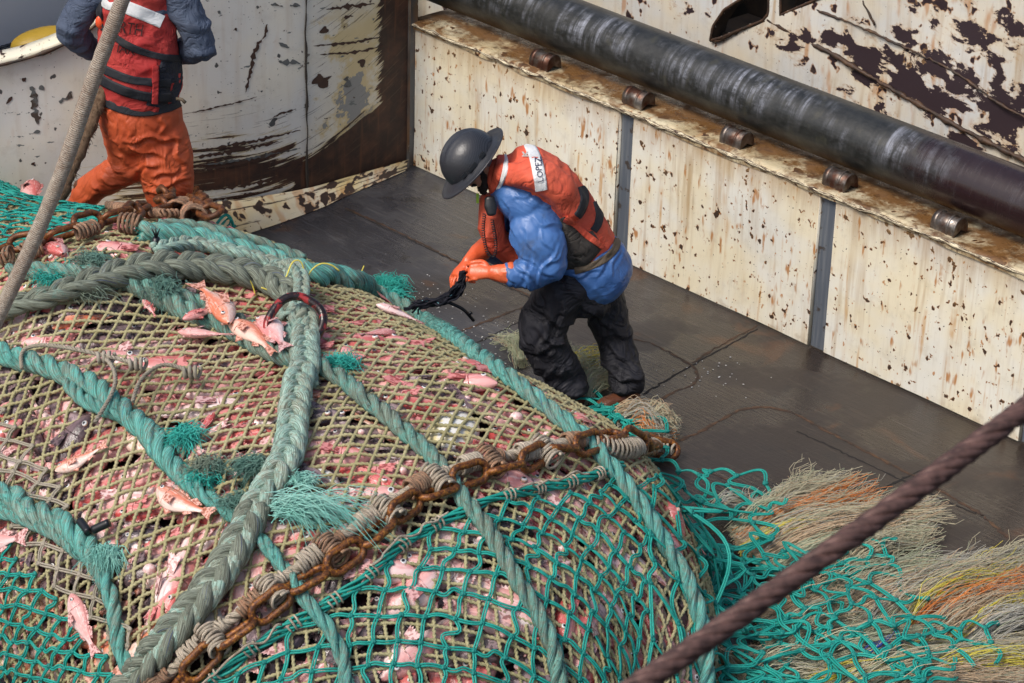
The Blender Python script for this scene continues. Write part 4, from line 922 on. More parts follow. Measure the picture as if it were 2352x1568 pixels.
tuft(r, (893, 668), .10, 900, M_ft, .085, off=.05); tuft(r, (900, 690), .08, 300, M_ft, .08, off=.04)
tuft(r, (340, 548), .06, 160, M_ft, .07)
r2 = rope('worn teal rope passing under the grey plait and crossing the heap to the bottom', [(30, 640), (130, 640), (230, 652), (300, 668), (390, 705), (450, 738), (520, 760), (580, 800), (650, 838), (735, 858), (800, 900), (860, 948), (930, 1010), (990, 1070), (1050, 1150), (1110, 1222), (1170, 1312), (1220, 1410), (1260, 1500), (1290, 1600)], .052, M_rg, rp=([0, .3, .45, 1], [1, 1.25, .95, .80]))
tuft(r2, (130, 645), .10, 520, M_ft, .09, off=.03); tuft(r2, (210, 608), .10, 420, M_fg, .08, off=.03); tuft(r2, (785, 848), .08, 420, M_ft, .09, off=.03)
r3 = rope('bright teal rope from the left edge past two frayed tufts and under the chain', [(-40, 812), (40, 838), (120, 862), (190, 880), (245, 920), (300, 968), (345, 1010), (385, 1060), (425, 1105), (470, 1140), (515, 1175), (560, 1215), (610, 1262), (655, 1315), (700, 1372), (740, 1430), (775, 1500), (810, 1590)], .056, M_rt, rp=([0, .45, .55, .65, 1], [1.1, 1.15, .85, .66, .66]))
P, N = lay([(165, 898), (200, 935), (245, 955), (300, 975), (350, 1000), (385, 1030)], .012, .06); g = Geo(); laid_rope(g, P, N, .040); g.build('doubled_strand', M_rt, r3)
tuft(r3, (435, 1018), .07, 420, M_ft, .09, off=.06); tuft(r3, (488, 1088), .09, 650, M_fg, .075, off=.05); tuft(r3, (478, 1110), .08, 300, M_ft, .07, off=.05)
r4 = rope('bright teal rope nearest the bottom left corner, with black tape beside its tuft', [(-40, 1130), (20, 1148), (80, 1178), (140, 1205), (190, 1240), (232, 1290), (258, 1350), (278, 1420), (298, 1490), (312, 1540), (330, 1610)], .056, M_rt, rp=([0, .5, .62, 1], [1.25, 1.15, .78, .66]))
P, N = lay([(-40, 1175), (30, 1185), (100, 1215), (150, 1240), (200, 1280)], .012, .05); g = Geo(); laid_rope(g, P, N, .038); g.build('doubled_strand', M_rt, r4)
tuft(r4, (262, 1275), .06, 500, M_fp, .10, off=.06, dirpx=(5, 40))
m = Mt('black_tape', .35); m.col((.008, .009, .012)); M_tape = m.m
for px2 in ([(208, 1216), (228, 1240)], [(238, 1236), (272, 1222)]):
    P, N = lay(px2, .01, .09); g = Geo(); add_tube(g, P, .022, 10, N=N); g.build('tape_wrap', M_tape, r4)
r5 = rope('continuation of worn teal rope seen under the teal net at the bottom left', [(-40, 1600), (-20, 1600), (0, 1605)], .04, M_rg) if False else None
# grey plait to the ring
g1 = rope('thick dirty grey green plaited rope arching from the left edge to the ring', [(-60, 770), (20, 742), (90, 716), (160, 692), (240, 668), (330, 646), (420, 642), (500, 652), (580, 668), (640, 690), (672, 718), (684, 745)], .100, M_rd, 'braid', off=.095, rp=([0, .25, .45, .8, 1], [.62, .72, 1.0, 1.0, .72]))
P, N = lay([(350, 618), (420, 605), (500, 618), (580, 640), (640, 665), (680, 700)], .012, .13); g = Geo(); braid(g, P, N, .055); g.build('upper_plait', M_rp, g1)
P, N = lay([(390, 690), (450, 712), (520, 742), (580, 775), (640, 800)], .012, .05); g = Geo(); laid_rope(g, P, N, .05); g.build('under_strand', M_rg, g1)
tuft(g1, (372, 690), .09, 700, M_fg, .09, off=.07); tuft(g1, (200, 680), .09, 500, M_fg, .07, off=.05); tuft(g1, (182, 660), .05, 200, M_fg, .07, off=.05)
# loop of the plait through the ring
P0, N0 = hit(684, 760)
def pts3(lst):    # (px, py, height above the heap)
    out = []; nn = []
    for x, y, h in lst:
        P, N = hit(x, y)
        out.append(P + N * h); nn.append(N)
    return np.array(out), np.array(nn)
P, N = pts3([(600, 660, .12), (650, 668, .16), (683, 695, .17), (688, 730, .15), (676, 752, .10), (655, 748, .05), (650, 728, .03)])
P = spline(P, 10); N = np.repeat(N[:1], len(P), 0); P = resample(P, .012); N = np.repeat(N[:1], len(P), 0); g = Geo(); braid(g, P, N, .048); g.build('eye_loop', M_rp, g1)
g2 = rope('pale grey green plaited rope running from the ring down to the bottom edge', [(697, 795), (702, 850), (692, 920), (680, 990), (668, 1060), (640, 1120), (606, 1180), (580, 1240), (545, 1300), (510, 1355), (470, 1405), (425, 1455), (380, 1505), (335, 1560), (290, 1620)], .088, M_rp, 'braid', off=.085, rp=([0, .4, .55, .6, 1], [.92, 1.0, .95, .95, .95]))
P, N = lay([(602, 1190), (575, 1245), (545, 1300), (510, 1355), (470, 1405), (425, 1455), (380, 1505), (335, 1560), (290, 1620)], .012, .092); g = Geo(); braid(g, P, N, .092); g.build('grimy_length', M_rd, g2)
P, N = pts3([(655, 830, .03), (668, 795, .07), (690, 775, .15), (706, 775, .14), (716, 800, .09), (715, 850, .06), (712, 900, .05)]); P = resample(spline(P, 10), .012); g = Geo(); braid(g, P, np.repeat(N[:1], len(P), 0), .05); g.build('eye_loop', M_rp, g2)
tuft(g2, (600, 1095), .06, 420, M_fg, .10, off=.10, dirpx=(-30, 10)); tuft(g2, (560, 1170), .08, 260, M_fg, .09, off=.06); tuft(g2, (700, 1130), .06, 200, M_fp, .10, off=.08)
tuft(g2, (655, 1182), .07, 420, M_fp, .38, off=.06, dirpx=(90, 10), spread=.35, name='frayed_end', wav=.18)
# painted steel ring
m = Mt('ring_paint', .25, 0, .6); o = m.co('Object'); n = m.noise(o, 14, 4, .6, .5)
m.col(m.ramp(n, [(.50, (.014, .007, .007)), (.54, (.04, .010, .009)), (.58, (.30, .022, .022)), (.74, (.42, .04, .04))], 'LINEAR')); m.bump(m.noise(o, 30, 3), .003)
Pc, Nc = hit(684, 768); a = np.linspace(0, 2 * np.pi, 64, endpoint=False)
Xp, _ = hit(742, 790); Nc = unit(Nc * .35 - Fw * .9); Xd = Xp - Pc; Xd = unit(Xd - Nc * (Xd @ Nc)); Yp, _ = hit(672, 820); Yd = unit(np.cross(Nc, Xd)); 
if Yd @ (Yp - Pc) < 0: Yd = -Yd
sx = abs(np.cos(a)) ** .8 * np.sign(np.cos(a)); sy = abs(np.sin(a)) ** .8 * np.sign(np.sin(a))
Rp = Pc + Nc * .20 + Xd * (sx * .135)[:, None] + Yd * (sy * .150)[:, None] + Nc * (.02 * np.sin(a - .6))[:, None]
Rp = np.concatenate([Rp, Rp[:2]]); g = Geo(); add_tube(g, Rp, .024, 14, caps=False); g.build('steel_ring', m.m, label='heavy red and black painted oval steel ring joining the two grey plaits', cat='ring')
# --------------------------------------------------- chains
def chain_mat(name, hi):
    m = Mt(name, .55, .25); o = m.co('Object'); n = m.noise(o, 55, 5, .7); n2 = m.noise(o, 12, 4, .6)
    c = m.ramp(n, [(.36, (.035, .013, .006)), (.48, (.15, .045, .012)), (.60, hi), (.74, (.58, .31, .045))])
    c = m.mix(m.ma('MULTIPLY', m.step(n2, .5, .65), .7), c, (.045, .018, .010)); m.col(c); m.bump(n, .003, .9)
    m.ro(m.ma('ADD', m.ma('MULTIPLY', n2, .5), .22)); return m.m
M_ch = chain_mat('chain_rust', (.38, .15, .02)); M_ch2 = chain_mat('chain_dark_rust', (.20, .075, .018))
def link_data(Lk=.250, Wk=.138, r=.0188, mat=M_ch, name='link'):
    h = Lk / 2 - r; w = Wk / 2 - r; b = w; n = 10
    a = np.linspace(-np.pi / 2, np.pi / 2, n); pts = [(h - b + b * math.cos(t), b * math.sin(t)) for t in a] + [(-(h - b) - b * math.cos(t), -b * math.sin(t) * -1 * -1) for t in a]
    pts = [(h - b + b * math.cos(t), b * math.sin(t), 0) for t in a] + [(0.0, b * .96, 0)] + [(-(h - b) - b * math.cos(t), b * math.sin(-t) * 1.0, 0) for t in a] + [(0.0, -b * .96, 0)]
    P = np.array(pts + pts[:1] + pts[1:2]); g = Geo()
    V, Q, UV, T3 = tube(P, r * (1 + .06 * rng.standard_normal(len(P)) * 0), 10, N=np.tile([0, 0, 1.0], (len(P), 1)), caps=False)
    g.add(V, Q, UV); me = g.data(name, mat); me.polygons.foreach_set('use_smooth', np.full(len(me.polygons), True)); return me
def frame_m(P, x, z):
    x = unit(x); y = unit(np.cross(z, x)); z = np.cross(x, y); Mx = Matrix.Identity(4)
    for i in range(3): Mx[i][0] = x[i]; Mx[i][1] = y[i]; Mx[i][2] = z[i]; Mx[i][3] = P[i]
    return Mx
def chain(label, px, mat, Lk=.250, Wk=.138, r=.0188, off=.05, tilt=.75, over=None):
    P, N = lay(px, .005, off); pitch = Lk - 2 * r * 1.02
    label and None
    root = empty('chain', tuple(P[0]), label=label, cat='chain'); me = link_data(Lk, Wk, r, mat)
    L = np.concatenate([[0], np.cumsum(np.linalg.norm(np.diff(P, axis=0), axis=1))])
    s = Lk / 2; k = 0
    while s + Lk / 2 < L[-1]:
        f = lambda T, s=s: np.array([np.interp(s, L, T[:, j]) for j in range(3)])
        p = f(P); t = np.array([np.interp(s + pitch / 2, L, P[:, j]) - np.interp(s - pitch / 2, L, P[:, j]) for j in range(3)]); n = unit(f(N)[None])[0]; t = unit(t)
        b = np.cross(t, n); an = (tilt if k % 2 else -.62) + rng.normal(0, .13); z = n * math.cos(an) + b * math.sin(an)
        t2 = unit(t + .07 * rng.standard_normal(3))
        o = bpy.data.objects.new('link', me); COL.objects.link(o); o.parent = root; o.matrix_world = Matrix.Translation((0, 0, 0)) @ frame_m(p - P[0] + n * .012 * (k % 2), t2, z); o.matrix_parent_inverse = Matrix.Identity(4); o.matrix_local = frame_m(p - P[0] + n * .012 * (k % 2), t2, z)
        s += pitch; k += 1
    return root
CH2 = [(395, 1625), (440, 1565), (500, 1508), (560, 1462), (622, 1412), (685, 1362), (735, 1335), (795, 1300), (850, 1252), (905, 1205), (955, 1170), (1005, 1150), (1060, 1122), (1120, 1108), (1180, 1092), (1235, 1062), (1290, 1050), (1340, 1045), (1385, 1022), (1430, 1038), (1480, 1052), (1535, 1060), (1572, 1085), (1580, 1110)]
chain('long rust orange chain laid diagonally over the bag between the olive and the teal net', CH2, M_ch, off=.075)
CH1 = [(-30, 640), (20, 605), (80, 588), (140, 572), (205, 548), (262, 530), (318, 520), (372, 512), (412, 500)]
chain('dark rusty chain along the edge of the crumpled teal net at the top left', CH1, M_ch2, off=.085)
chain('short dark rusty chain end piled up by the knee of the orange trousers', [(372, 505), (392, 478), (418, 470), (442, 490), (452, 525), (480, 548), (505, 556)], M_ch2, off=.14)
# --------------------------------------------------- beige lashings along the long chain
def wraps(g, P, N, R, rs, pitch, ecc=1.0):
    T, N, B = nframe(P, N); L = np.concatenate([[0], np.cumsum(np.linalg.norm(np.diff(P, axis=0), axis=1))])
    m_ = max(8, int(L[-1] / pitch * 14)); s = np.linspace(0, L[-1], m_); f = lambda X: np.stack([np.interp(s, L, X[:, j]) for j in range(3)], -1)
    ph = 2 * np.pi * s / pitch; Rr = R * (1 + .10 * vnoise(s * 10, s * 0, 2) + .05 * vnoise(ph, s * 0, 4))
    c = f(P) + (f(N) * np.cos(ph)[:, None] + f(B) * np.sin(ph)[:, None]) * Rr[:, None] + f(T) * (.004 * vnoise(ph * .7, s * 0, 5))[:, None]
    add_tube(g, c, rs, 6)
lash = empty('rope_lashing', tuple(hit(400, 1530)[0]), label='pale beige cord lashing wound along the upper side of the long rusty chain', cat='lashing')
LP = [(385, 1568), (420, 1530), (480, 1478), (540, 1432), (600, 1385), (655, 1340), (705, 1305), (760, 1268), (820, 1225), (885, 1180), (950, 1138), (1020, 1105), (1080, 1085), (1150, 1065), (1215, 1055), (1290, 1035), (1345, 1030)]
P, N = lay(LP, .01, .055); g = Geo(); laid_rope(g, P, N, .030, pitch=.14); lo_ = g.build('core_cord', M_beige, lash)
n = len(P); segs = list(range(0, n - 20, 17))
for k, a in enumerate(segs):
    b = min(n, a + (13 if k % 2 else 10)); g = Geo(); R_ = (.030, .044)[k % 2] * rng.uniform(.9, 1.1)
    wraps(g, P[a:b] + N[a:b] * .012, N[a:b], R_, .0085, .0165)
    if k % 2 == 0:   # seizing that reaches down over the chain
        Bq = np.cross(unit(P[b - 1] - P[a]), N[a]); wraps(g, np.linspace(P[a] - Bq * .05, P[a] + Bq * .11, 12) + N[a] * .02, N[a:a + 12] if a + 12 <= n else np.repeat(N[a:a + 1], 12, 0), .048, .0085, .020)
    g.build('wrap', M_beige if k % 3 else M_orl, lash)
P, N = lay([(1350, 1035), (1400, 1048), (1450, 1045), (1500, 1045), (1550, 1055)], .01, .06); g = Geo(); wraps(g, P, N, .045, .0085, .03); g.build('wrap', M_beige, lash)
for ch in lash.children: ch.matrix_parent_inverse = Matrix.Translation(-lash.location)
l2 = empty('rope_lashing', tuple(hit(330, 540)[0]), label='orange beige cord knots tied round the dark chain at the top left', cat='lashing')
for px2, R_ in (([(60, 612), (85, 600), (105, 590)], .05), ([(180, 566), (200, 560), (222, 552)], .04), ([(282, 542), (300, 545), (318, 548)], .055), ([(402, 515), (420, 500), (440, 512), (445, 535)], .065), ([(20, 620), (40, 615)], .05), ([(250, 500), (300, 508), (360, 520), (410, 520)], .02)):
    P, N = lay(px2, .01, .08); g = Geo(); wraps(g, P, N, R_, .0095, .026); g.build('wrap', M_orl, l2)
for ch in l2.children: ch.matrix_parent_inverse = Matrix.Translation(-l2.location)
# teal head rope of the chafing net, with beige seizings
P, N = lay([(400, 1640), (470, 1580), (560, 1510), (640, 1460), (740, 1402), (800, 1365), (830, 1340), (880, 1300), (930, 1255), (985, 1222), (1050, 1190), (1120, 1158), (1180, 1145), (1240, 1130), (1300, 1118), (1360, 1100), (1420, 1078)], .01, .035)
g = Geo()
for k in range(5):
    T, N_, B = nframe(P, N); L = np.arange(len(P)) * .01
    add_tube(g, P + B * (.020 * np.sin(L * 13 + k * 1.3) * (1 + .3 * vnoise(L * 5, L * 0, k)))[:, None] + N_ * (.016 * np.cos(L * 13 + k * 1.3))[:, None], .0075, 6)
hr = g.build('head_rope', M_teal, label='bundled teal border cord of the teal net just below the long chain', cat='rope')
for a in range(6, len(P) - 14, 22):
    g = Geo(); wraps(g, P[a:a + 8], N[a:a + 8], .032, .0055, .028); g.build('seizing', M_beige, hr)
for k in range(3):
    g = Geo(); i0 = [20, 120, 210][k]; i0 = min(i0, len(P) - 60); Q_ = P[i0:i0 + 55:5]; W_ = Q_ + N[i0:i0 + 55:5] * .05 + .012 * rng.standard_normal(Q_.shape); W_ = resample(spline(W_, 6), .01); add_tube(g, W_, .006, 6); g.build('loose_cord', M_beige, hr)
# grey small tie ropes round the left teal rope
m_ = 0
for lab_, pts in (('thin grey tie cord looped round the left teal rope nearest the left edge', [(70, 880), (66, 848), (80, 838), (120, 836), (180, 850), (230, 862), (290, 872), (320, 878)]),
                  ('thin grey cord wrapped over the double part of the left teal rope', [(238, 1000), (250, 985), (275, 950), (282, 915), (262, 880), (245, 862)]),
                  ('thin grey cord hooked over the bright teal rope and knotted on the right', [(318, 958), (330, 925), (350, 905), (385, 885), (425, 890), (440, 895)])):
    P, N = lay(pts, .01, .11); P = P + N * (.03 * np.sin(np.linspace(0, np.pi, len(P))))[:, None]; g = Geo(); laid_rope(g, P, N, .013, pitch=.06, sides=6)
    ob = g.build('tie_cord', M_gtw, label=lab_, cat='cord'); e = P[-1]; g = Geo()
    for q in range(6): blob(g, e + rng.standard_normal(3) * .022, .022, 8, 6)
    g2_ = Geo(); wraps(g2_, np.linspace(e - [.03, 0, 0], e + [.05, .0, .0], 8), np.tile(Z, (8, 1)), .028, .011, .028); g2_.build('knot', M_gtw, ob)
# yellow strings
m = Mt('yellow_string', .5); m.col((.72, .62, .10)); M_yel = m.m
for lab_, lst in (('thin yellow string looped over the top teal rope, left one', [(600, 660, .03), (632, 668, .10), (655, 640, .2), (672, 602, .30), (690, 600, .25), (700, 625, .05)]),
                  ('thin yellow string arched over the top teal rope, right of the other', [(718, 668, .02), (705, 655, .10), (712, 625, .22), (735, 606, .26), (760, 608, .22), (780, 622, .10)]),
                  ('yellow string tied round the grey plait above the ring', [(572, 640, .10), (582, 660, .16), (590, 685, .2), (612, 700, .22), (640, 712, .2), (655, 708, .14)]),
                  ('short yellow string end sticking up from the teal rope', [(825, 640, .06), (830, 625, .12), (836, 610, .17)])):
    P0_, _n = hit(*lst[0][:2]); dep = (P0_ - CO) @ Fw - .26; P = np.array([atd(a[0], a[1], dep + .02 * i) for i, a in enumerate(lst)]); P = resample(spline(P, 8), .012); g = Geo(); add_tube(g, P, .0042, 6); g.build('string', M_yel, label=lab_, cat='string')
P, N = lay([(352, 600), (362, 596)], .01, .10); g = Geo(); c0 = P[0]; add_tube(g, np.array([c0 - Z * .03, c0, c0 + Z * .05]), [.03, .028, .020], 10); bt = g.build('taped_rope_end', M_tape, label='black taped rope stub poking up behind the grey plait', cat='rope end')
g = Geo()
for k in range(3): add_tube(g, np.array([c0 + Z * .04, c0 + Z * .08 + [.012 * (k - 1), 0, 0], c0 + Z * .11 + [.025 * (k - 1), 0, 0]]), [.006, .005, .002], 5)
g.build('tape_tail', M_tape, bt)
# --------------------------------------------------- loose fish on top
M_eye = Mt('fish_eye', .1); M_eye.col((.01, .012, .02)); 
def loose(x0, y0, x1, y1, mi, label, v=0, roll=0.0, flip=1, h=.045, L=None, up=None):
    """snout at (x0,y0), tail tip at (x1,y1) in the photo"""
    Pa, Na = hit(x0, y0); Pb, Nb = hit(x1, y1); N = unit(Na + Nb); dv = Pb - Pa; L = L or np.linalg.norm(dv)
    L = min(L, .50)
    Mx = fish_matrix(Pa + dv * .45 + N * h, N, dv / np.linalg.norm(dv), L, roll, flip)
    ob = bpy.data.objects.new('fish', FD[mi, v][0]); COL.objects.link(ob); ob.matrix_world = Mx; tag(ob, label, 'fish'); 
    return ob
loose(536, 792, 462, 700, 3, 'orange pink rockfish on top of the small pile, tail up against the teal rope', 0, 0, 1, .15)
loose(418, 768, 520, 738, 0, 'red rockfish head facing left behind the largest fish of the pile', 1, .2, 1, .10)
loose(410, 786, 548, 800, 1, 'pale rockfish lying lowest in the small pile with its belly to the camera', 1, -.3, -1, .07)
loose(535, 770, 652, 848, 3, 'slender orange rockfish tail end beside the painted ring', 1, .3, 1, .10)
loose(600, 770, 665, 850, 1, 'pale red fish tail just left of the ring', 2, .2, -1, .11)
loose(138, 1098, 262, 1035, 3, 'small orange rockfish on the olive net at the left, head down left', 0, 0, 1, .05)
loose(364, 1140, 497, 1208, 3, 'orange backed rockfish with a white belly lying alone near the middle left', 0, .1, 1, .05)
loose(180, 1366, 238, 1512, 1, 'pale pink rockfish lying head up beside the bright teal rope at the bottom left', 2, 0, 1, .05)
loose(-70, 1245, 82, 1248, 1, 'pale pink fish cut by the left edge with its tail to the right', 0, 0, 1, .04)
loose(858, 716, 972, 762, 1, 'long pink and white fish squeezed under the top teal rope', 1, .2, 1, .05)
loose(905, 775, 815, 778, 1, 'small pink fish with spread tail below the top teal rope', 0, .1, 1, .03)
loose(694, 660, 585, 632, 0, 'red rockfish with a clear eye lying under the yellow strings', 0, 0, 1, .06)
loose(494, 962, 450, 1020, 0, 'small red fish hanging tail first near the bright teal rope', 0, .4, 1, .03)
loose(150, 598, 95, 570, 0, 'red and white fish head poking out beside the dark chain', 2, .3, 1, .05)
loose(330, 700, 362, 740, 0, 'small dark red fish under the grey plait', 1, .3, 1, .04)
loose(712, 735, 690, 770, 0, 'small dark red fish caught inside the painted ring', 1, .3, 1, .07, L=.2)
loose(60, 452, 100, 500, 0, 'red fish entangled in the crumpled teal net at the far left', 2, .3, 1, .10)
# --------------------------------------------------- dolly rope fringe and net heap on the deck
def heap_z(x, y, cx=0, seed=0): return 0
M_str = []
def strand_mat(name, c1, c2):
    m = Mt(name, .8, 0, .2); o = m.co('Object'); m.col(m.mix(m.noise(o, 4, 3), c1, c2)); return m.m
M_str = [strand_mat('strand_straw', (.46, .42, .28), (.54, .50, .36)), strand_mat('strand_green', (.36, .40, .26), (.46, .48, .34)), strand_mat('strand_tan', (.50, .36, .22), (.58, .44, .30)),
         strand_mat('strand_orange', (.70, .20, .05), (.72, .28, .08)), strand_mat('strand_yellow', (.66, .56, .05), (.70, .60, .12)), strand_mat('strand_grey', (.36, .35, .30), (.48, .46, .40)), strand_mat('strand_blue', (.03, .06, .28), (.05, .08, .35))]
def ground(x, y):
    h, n, k, t = BVH.ray_cast(Vector((x, y, 5)), Vector((0, 0, -1))); return max(0, h.z) if h is not None else 0.0
def fringe(bundles):
    G = {}
    for (x0, y0, x1, y1, mi, cnt, wd, curl) in bundles:
        a = atz(x0, y0); b = atz(x1, y1); dv = b - a; Ld = np.linalg.norm(dv); dv = dv / Ld; sd_ = np.cross(dv, Z)
        za = ground(a[0], a[1]); nc = max(3, cnt // 28); cl = [(rng.normal() * wd * .55, rng.uniform(.55, .98), rng.normal(0, .05), rng.uniform(0, 6), rng.uniform(.01, .07)) for _ in range(nc)]
        for i in range(int(cnt * 1.15)):
            n = 18; t = np.linspace(0, 1, n); c_ = cl[rng.integers(nc)]; l = Ld * c_[1] * rng.uniform(.80, 1.06)
            u0 = rng.normal() * wd * .25; u1 = c_[0] + rng.normal() * .028
            w = u0 + (u1 - u0) * t ** 1.2 + c_[2] * np.sin(t * 5 + c_[3]) * t + .022 * np.sin(t * 13 + c_[3] * 2 + i * .02) * t + .09 * rng.normal() * np.clip(t - .75, 0, 1) ** 1.2 + .017 * curl * np.sin(t * rng.uniform(10, 34) + rng.random() * 6) * t + .05 * curl * rng.normal() * np.clip(t - .55, 0, 1) ** 1.5
            z = abs(rng.normal()) * .045 * np.sin(np.clip(t * 1.1, 0, 1) * np.pi) + rng.uniform(.004, .075) * (1 - .65 * t) + abs(.012 * curl * np.sin(t * rng.uniform(10, 30) + rng.random() * 6)) * t + max(0, rng.normal(0, .035)) * np.clip(t - .7, 0, 1) * 3
            z = z + (za + .01) * np.clip(1 - t * 3, 0, 1)
            z = z + c_[4] * np.sin(np.clip(t, 0, 1) * 2.6)
            P = a + dv * (l * t)[:, None] + sd_ * w[:, None] + Z * np.maximum(z, .004)[:, None]
            mm = mi if rng.random() < .66 else int(rng.choice([0, 1, 2, 5])); g = G.setdefault(mm, Geo()); add_tube(g, P, np.linspace(.0024, .0015, n), 3, caps=False)
    return G
def fr(x0, y0, x1, y1, mi, cnt, wd=.12, curl=1.0): return (x0, y0, x1, y1, mi, cnt, wd, curl)
B_ = [fr(1700, 1250, 1960, 1085, 0, 330, .16, 1.4), fr(1690, 1245, 1900, 1120, 1, 150, .12), fr(1705, 1262, 2060, 1120, 3, 240, .10), fr(1700, 1270, 2090, 1135, 2, 300, .14), fr(1700, 1285, 2080, 1190, 4, 90, .05), fr(1720, 1275, 2140, 1165, 0, 260, .16, 1.4),
      fr(1730, 1300, 2200, 1165, 2, 420, .16), fr(1760, 1330, 2190, 1215, 1, 300, .15), fr(1900, 1330, 2150, 1235, 0, 260, .16, 1.3), fr(1760, 1280, 2060, 1215, 4, 60, .06),
      fr(1850, 1430, 2250, 1260, 1, 330, .20), fr(1900, 1450, 2300, 1290, 2, 360, .22), fr(1950, 1470, 2330, 1260, 5, 330, .2, 1.4), fr(2000, 1480, 2400, 1250, 0, 330, .2, 1.4), fr(2050, 1500, 2360, 1270, 3, 110, .06), fr(2060, 1490, 2310, 1270, 4, 90, .06),
      fr(1750, 1450, 2150, 1320, 2, 320, .24), fr(1750, 1500, 2100, 1400, 0, 330, .24), fr(1800, 1560, 2300, 1420, 1, 380, .26), fr(2080, 1520, 2450, 1340, 2, 330, .2), fr(2100, 1500, 2440, 1290, 3, 130, .07), fr(2150, 1520, 2480, 1330, 4, 110, .06),
      fr(1850, 1600, 2400, 1480, 4, 240, .2), fr(1900, 1620, 2450, 1450, 0, 400, .25), fr(2100, 1590, 2500, 1500, 4, 200, .12), fr(1950, 1570, 2130, 1470, 6, 110, .08), fr(2000, 1630, 2500, 1540, 2, 360, .2), fr(1700, 1600, 2000, 1520, 0, 260, .2), fr(2200, 1500, 2520, 1400, 5, 300, .2),
      fr(1640, 1580, 1800, 1500, 2, 160, .15), fr(1620, 1200, 1760, 1150, 5, 120, .1)]
for mi, g in fringe(B_).items():
    nm = ['straw', 'green', 'tan', 'orange', 'yellow', 'grey', 'blue'][mi]
    g.build('chafing_fringe', M_str[mi], kind='stuff', label=nm + ' loose plastic chafing strands fanned out on the wet deck')
# clumps beside the worker's legs
C_ = [fr(1330, 905, 1290, 830, 1, 260, .15, 1.5), fr(1290, 890, 1340, 800, 1, 130, .10, 1.3), fr(1300, 880, 1420, 820, 4, 70, .08), fr(1200, 850, 1150, 780, 1, 140, .1, 1.2), fr(1335, 935, 1390, 850, 1, 180, .10, 1.5),
      fr(1420, 990, 1560, 1010, 5, 160, .12, 1.6), fr(1400, 970, 1540, 980, 2, 120, .1, 1.5), fr(1440, 1000, 1560, 1030, 3, 60, .08, 1.2), fr(1480, 985, 1570, 985, 0, 120, .1, 1.6)]
for mi, g in fringe(C_).items():
    nm = ['straw', 'green', 'tan', 'orange', 'yellow', 'grey', 'blue'][mi]
    g.build('chafing_fringe', M_str[mi], kind='stuff', label=nm + ' loose plastic strands tangled round the feet of the worker in black trousers')
# net heap on the deck
def deck_net(label, poly, origin, e1, e2, n1, n2, base=.03, amp=.10, seed=0, r=.0068, slack=.22, jit=.02, skip=.01):
    a = atz(*origin); v1 = atz(*e1) - a; v2 = atz(*e2) - a
    I, J = np.meshgrid(np.arange(n1 + 1) / n1, np.arange(n2 + 1) / n2, indexing='ij')
    nd = a + v1 * I[..., None] + v2 * J[..., None]
    nd = nd + np.stack([vnoise(I * n1 * .45 + seed, J * n2 * .45, 1), vnoise(I * n1 * .45, J * n2 * .45 + seed, 2), 0 * I], -1) * .06 + jit * rng.standard_normal(nd.shape) * [1, 1, 0]
    hz = base + amp * np.clip(.5 + .5 * vnoise(I * n1 * .35 + seed, J * n2 * .35 + 3, 3), 0, 1.6) + .02 * rng.random(I.shape)
    for i in range(n1 + 1):
        for j in range(n2 + 1): nd[i, j, 2] = hz[i, j] + ground(nd[i, j, 0], nd[i, j, 1])
    ok = inpoly(proj(nd), poly); g = Geo(); gk = Geo(); n = 12; t = np.linspace(0, 1, n)[:, None]
    for i in range(n1 + 1):
        for j in range(n2 + 1):
            if not ok[i, j]: continue
            for (p, q) in ((i + 1, j), (i, j + 1)):
                if p > n1 or q > n2 or rng.random() < skip: continue
                out = not ok[p, q]
                if out and rng.random() < .5: continue
                A0, B0 = nd[i, j], nd[p, q]; dd = B0 - A0; sdv = np.cross(dd, Z)
                k1 = rng.choice([1, 1, 2]); C0 = A0 + dd * t + sdv * np.sin(t * np.pi * k1) * rng.normal(0, slack) + Z * abs(np.sin(t * np.pi)) * rng.uniform(-.2, .55) * slack * .18
                C0[:, 2] = np.maximum(C0[:, 2], .012)
                twin_cord(g, C0, np.tile(Z, (n, 1)), r * .85, r, k=rng.random() * 6)
            d1 = unit((nd[min(i + 1, n1), j] - nd[i, j] + 1e-5)); d2 = unit(nd[i, min(j + 1, n2)] - nd[i, j] + 1e-5); knot(gk, nd[i, j], Z, d1, d2, r * 2.4)
    g.merge2(gk, M_tealk); return g.second(g.build('trawl_net', M_teal, label=label, cat='fishing net'))
deck_net('teal net spread over the straw coloured fringe on the deck at the lower right', [(1560, 1300), (1960, 1225), (2060, 1240), (2075, 1300), (2150, 1345), (2160, 1420), (2290, 1415), (2310, 1450), (2250, 1500), (2170, 1580), (1650, 1700), (1560, 1700)], (1560, 1330), (2120, 1170), (1950, 1850), 12, 13, .13, .07, seed=2)
deck_net('folded second layer of teal net bunched at the foot of the bag', [(1560, 1360), (1700, 1330), (1900, 1380), (2100, 1440), (2150, 1520), (2100, 1620), (1600, 1700), (1560, 1600)], (1500, 1420), (2200, 1330), (1850, 1800), 11, 8, .15, .08, seed=11, slack=.35, jit=.04)
deck_net('teal net drooping over the rounded end of the bag on to the deck', [(1478, 1090), (1570, 1082), (1640, 1110), (1720, 1180), (1770, 1300), (1790, 1640), (1462, 1640), (1475, 1400), (1492, 1250)], (1380, 1250), (2020, 1290), (1330, 2230), 11, 19, .045, .03, seed=13, slack=.16, jit=.012, skip=0)
deck_net('tangled teal net bunched up along the end of the bag', [(1480, 1075), (1700, 1115), (1800, 1180), (1830, 1300), (1800, 1480), (1820, 1640), (1560, 1640), (1540, 1400), (1540, 1250), (1470, 1120)], (1450, 1080), (1860, 1010), (1650, 1780), 8, 15, .12, .12, seed=6, slack=.45, jit=.05)
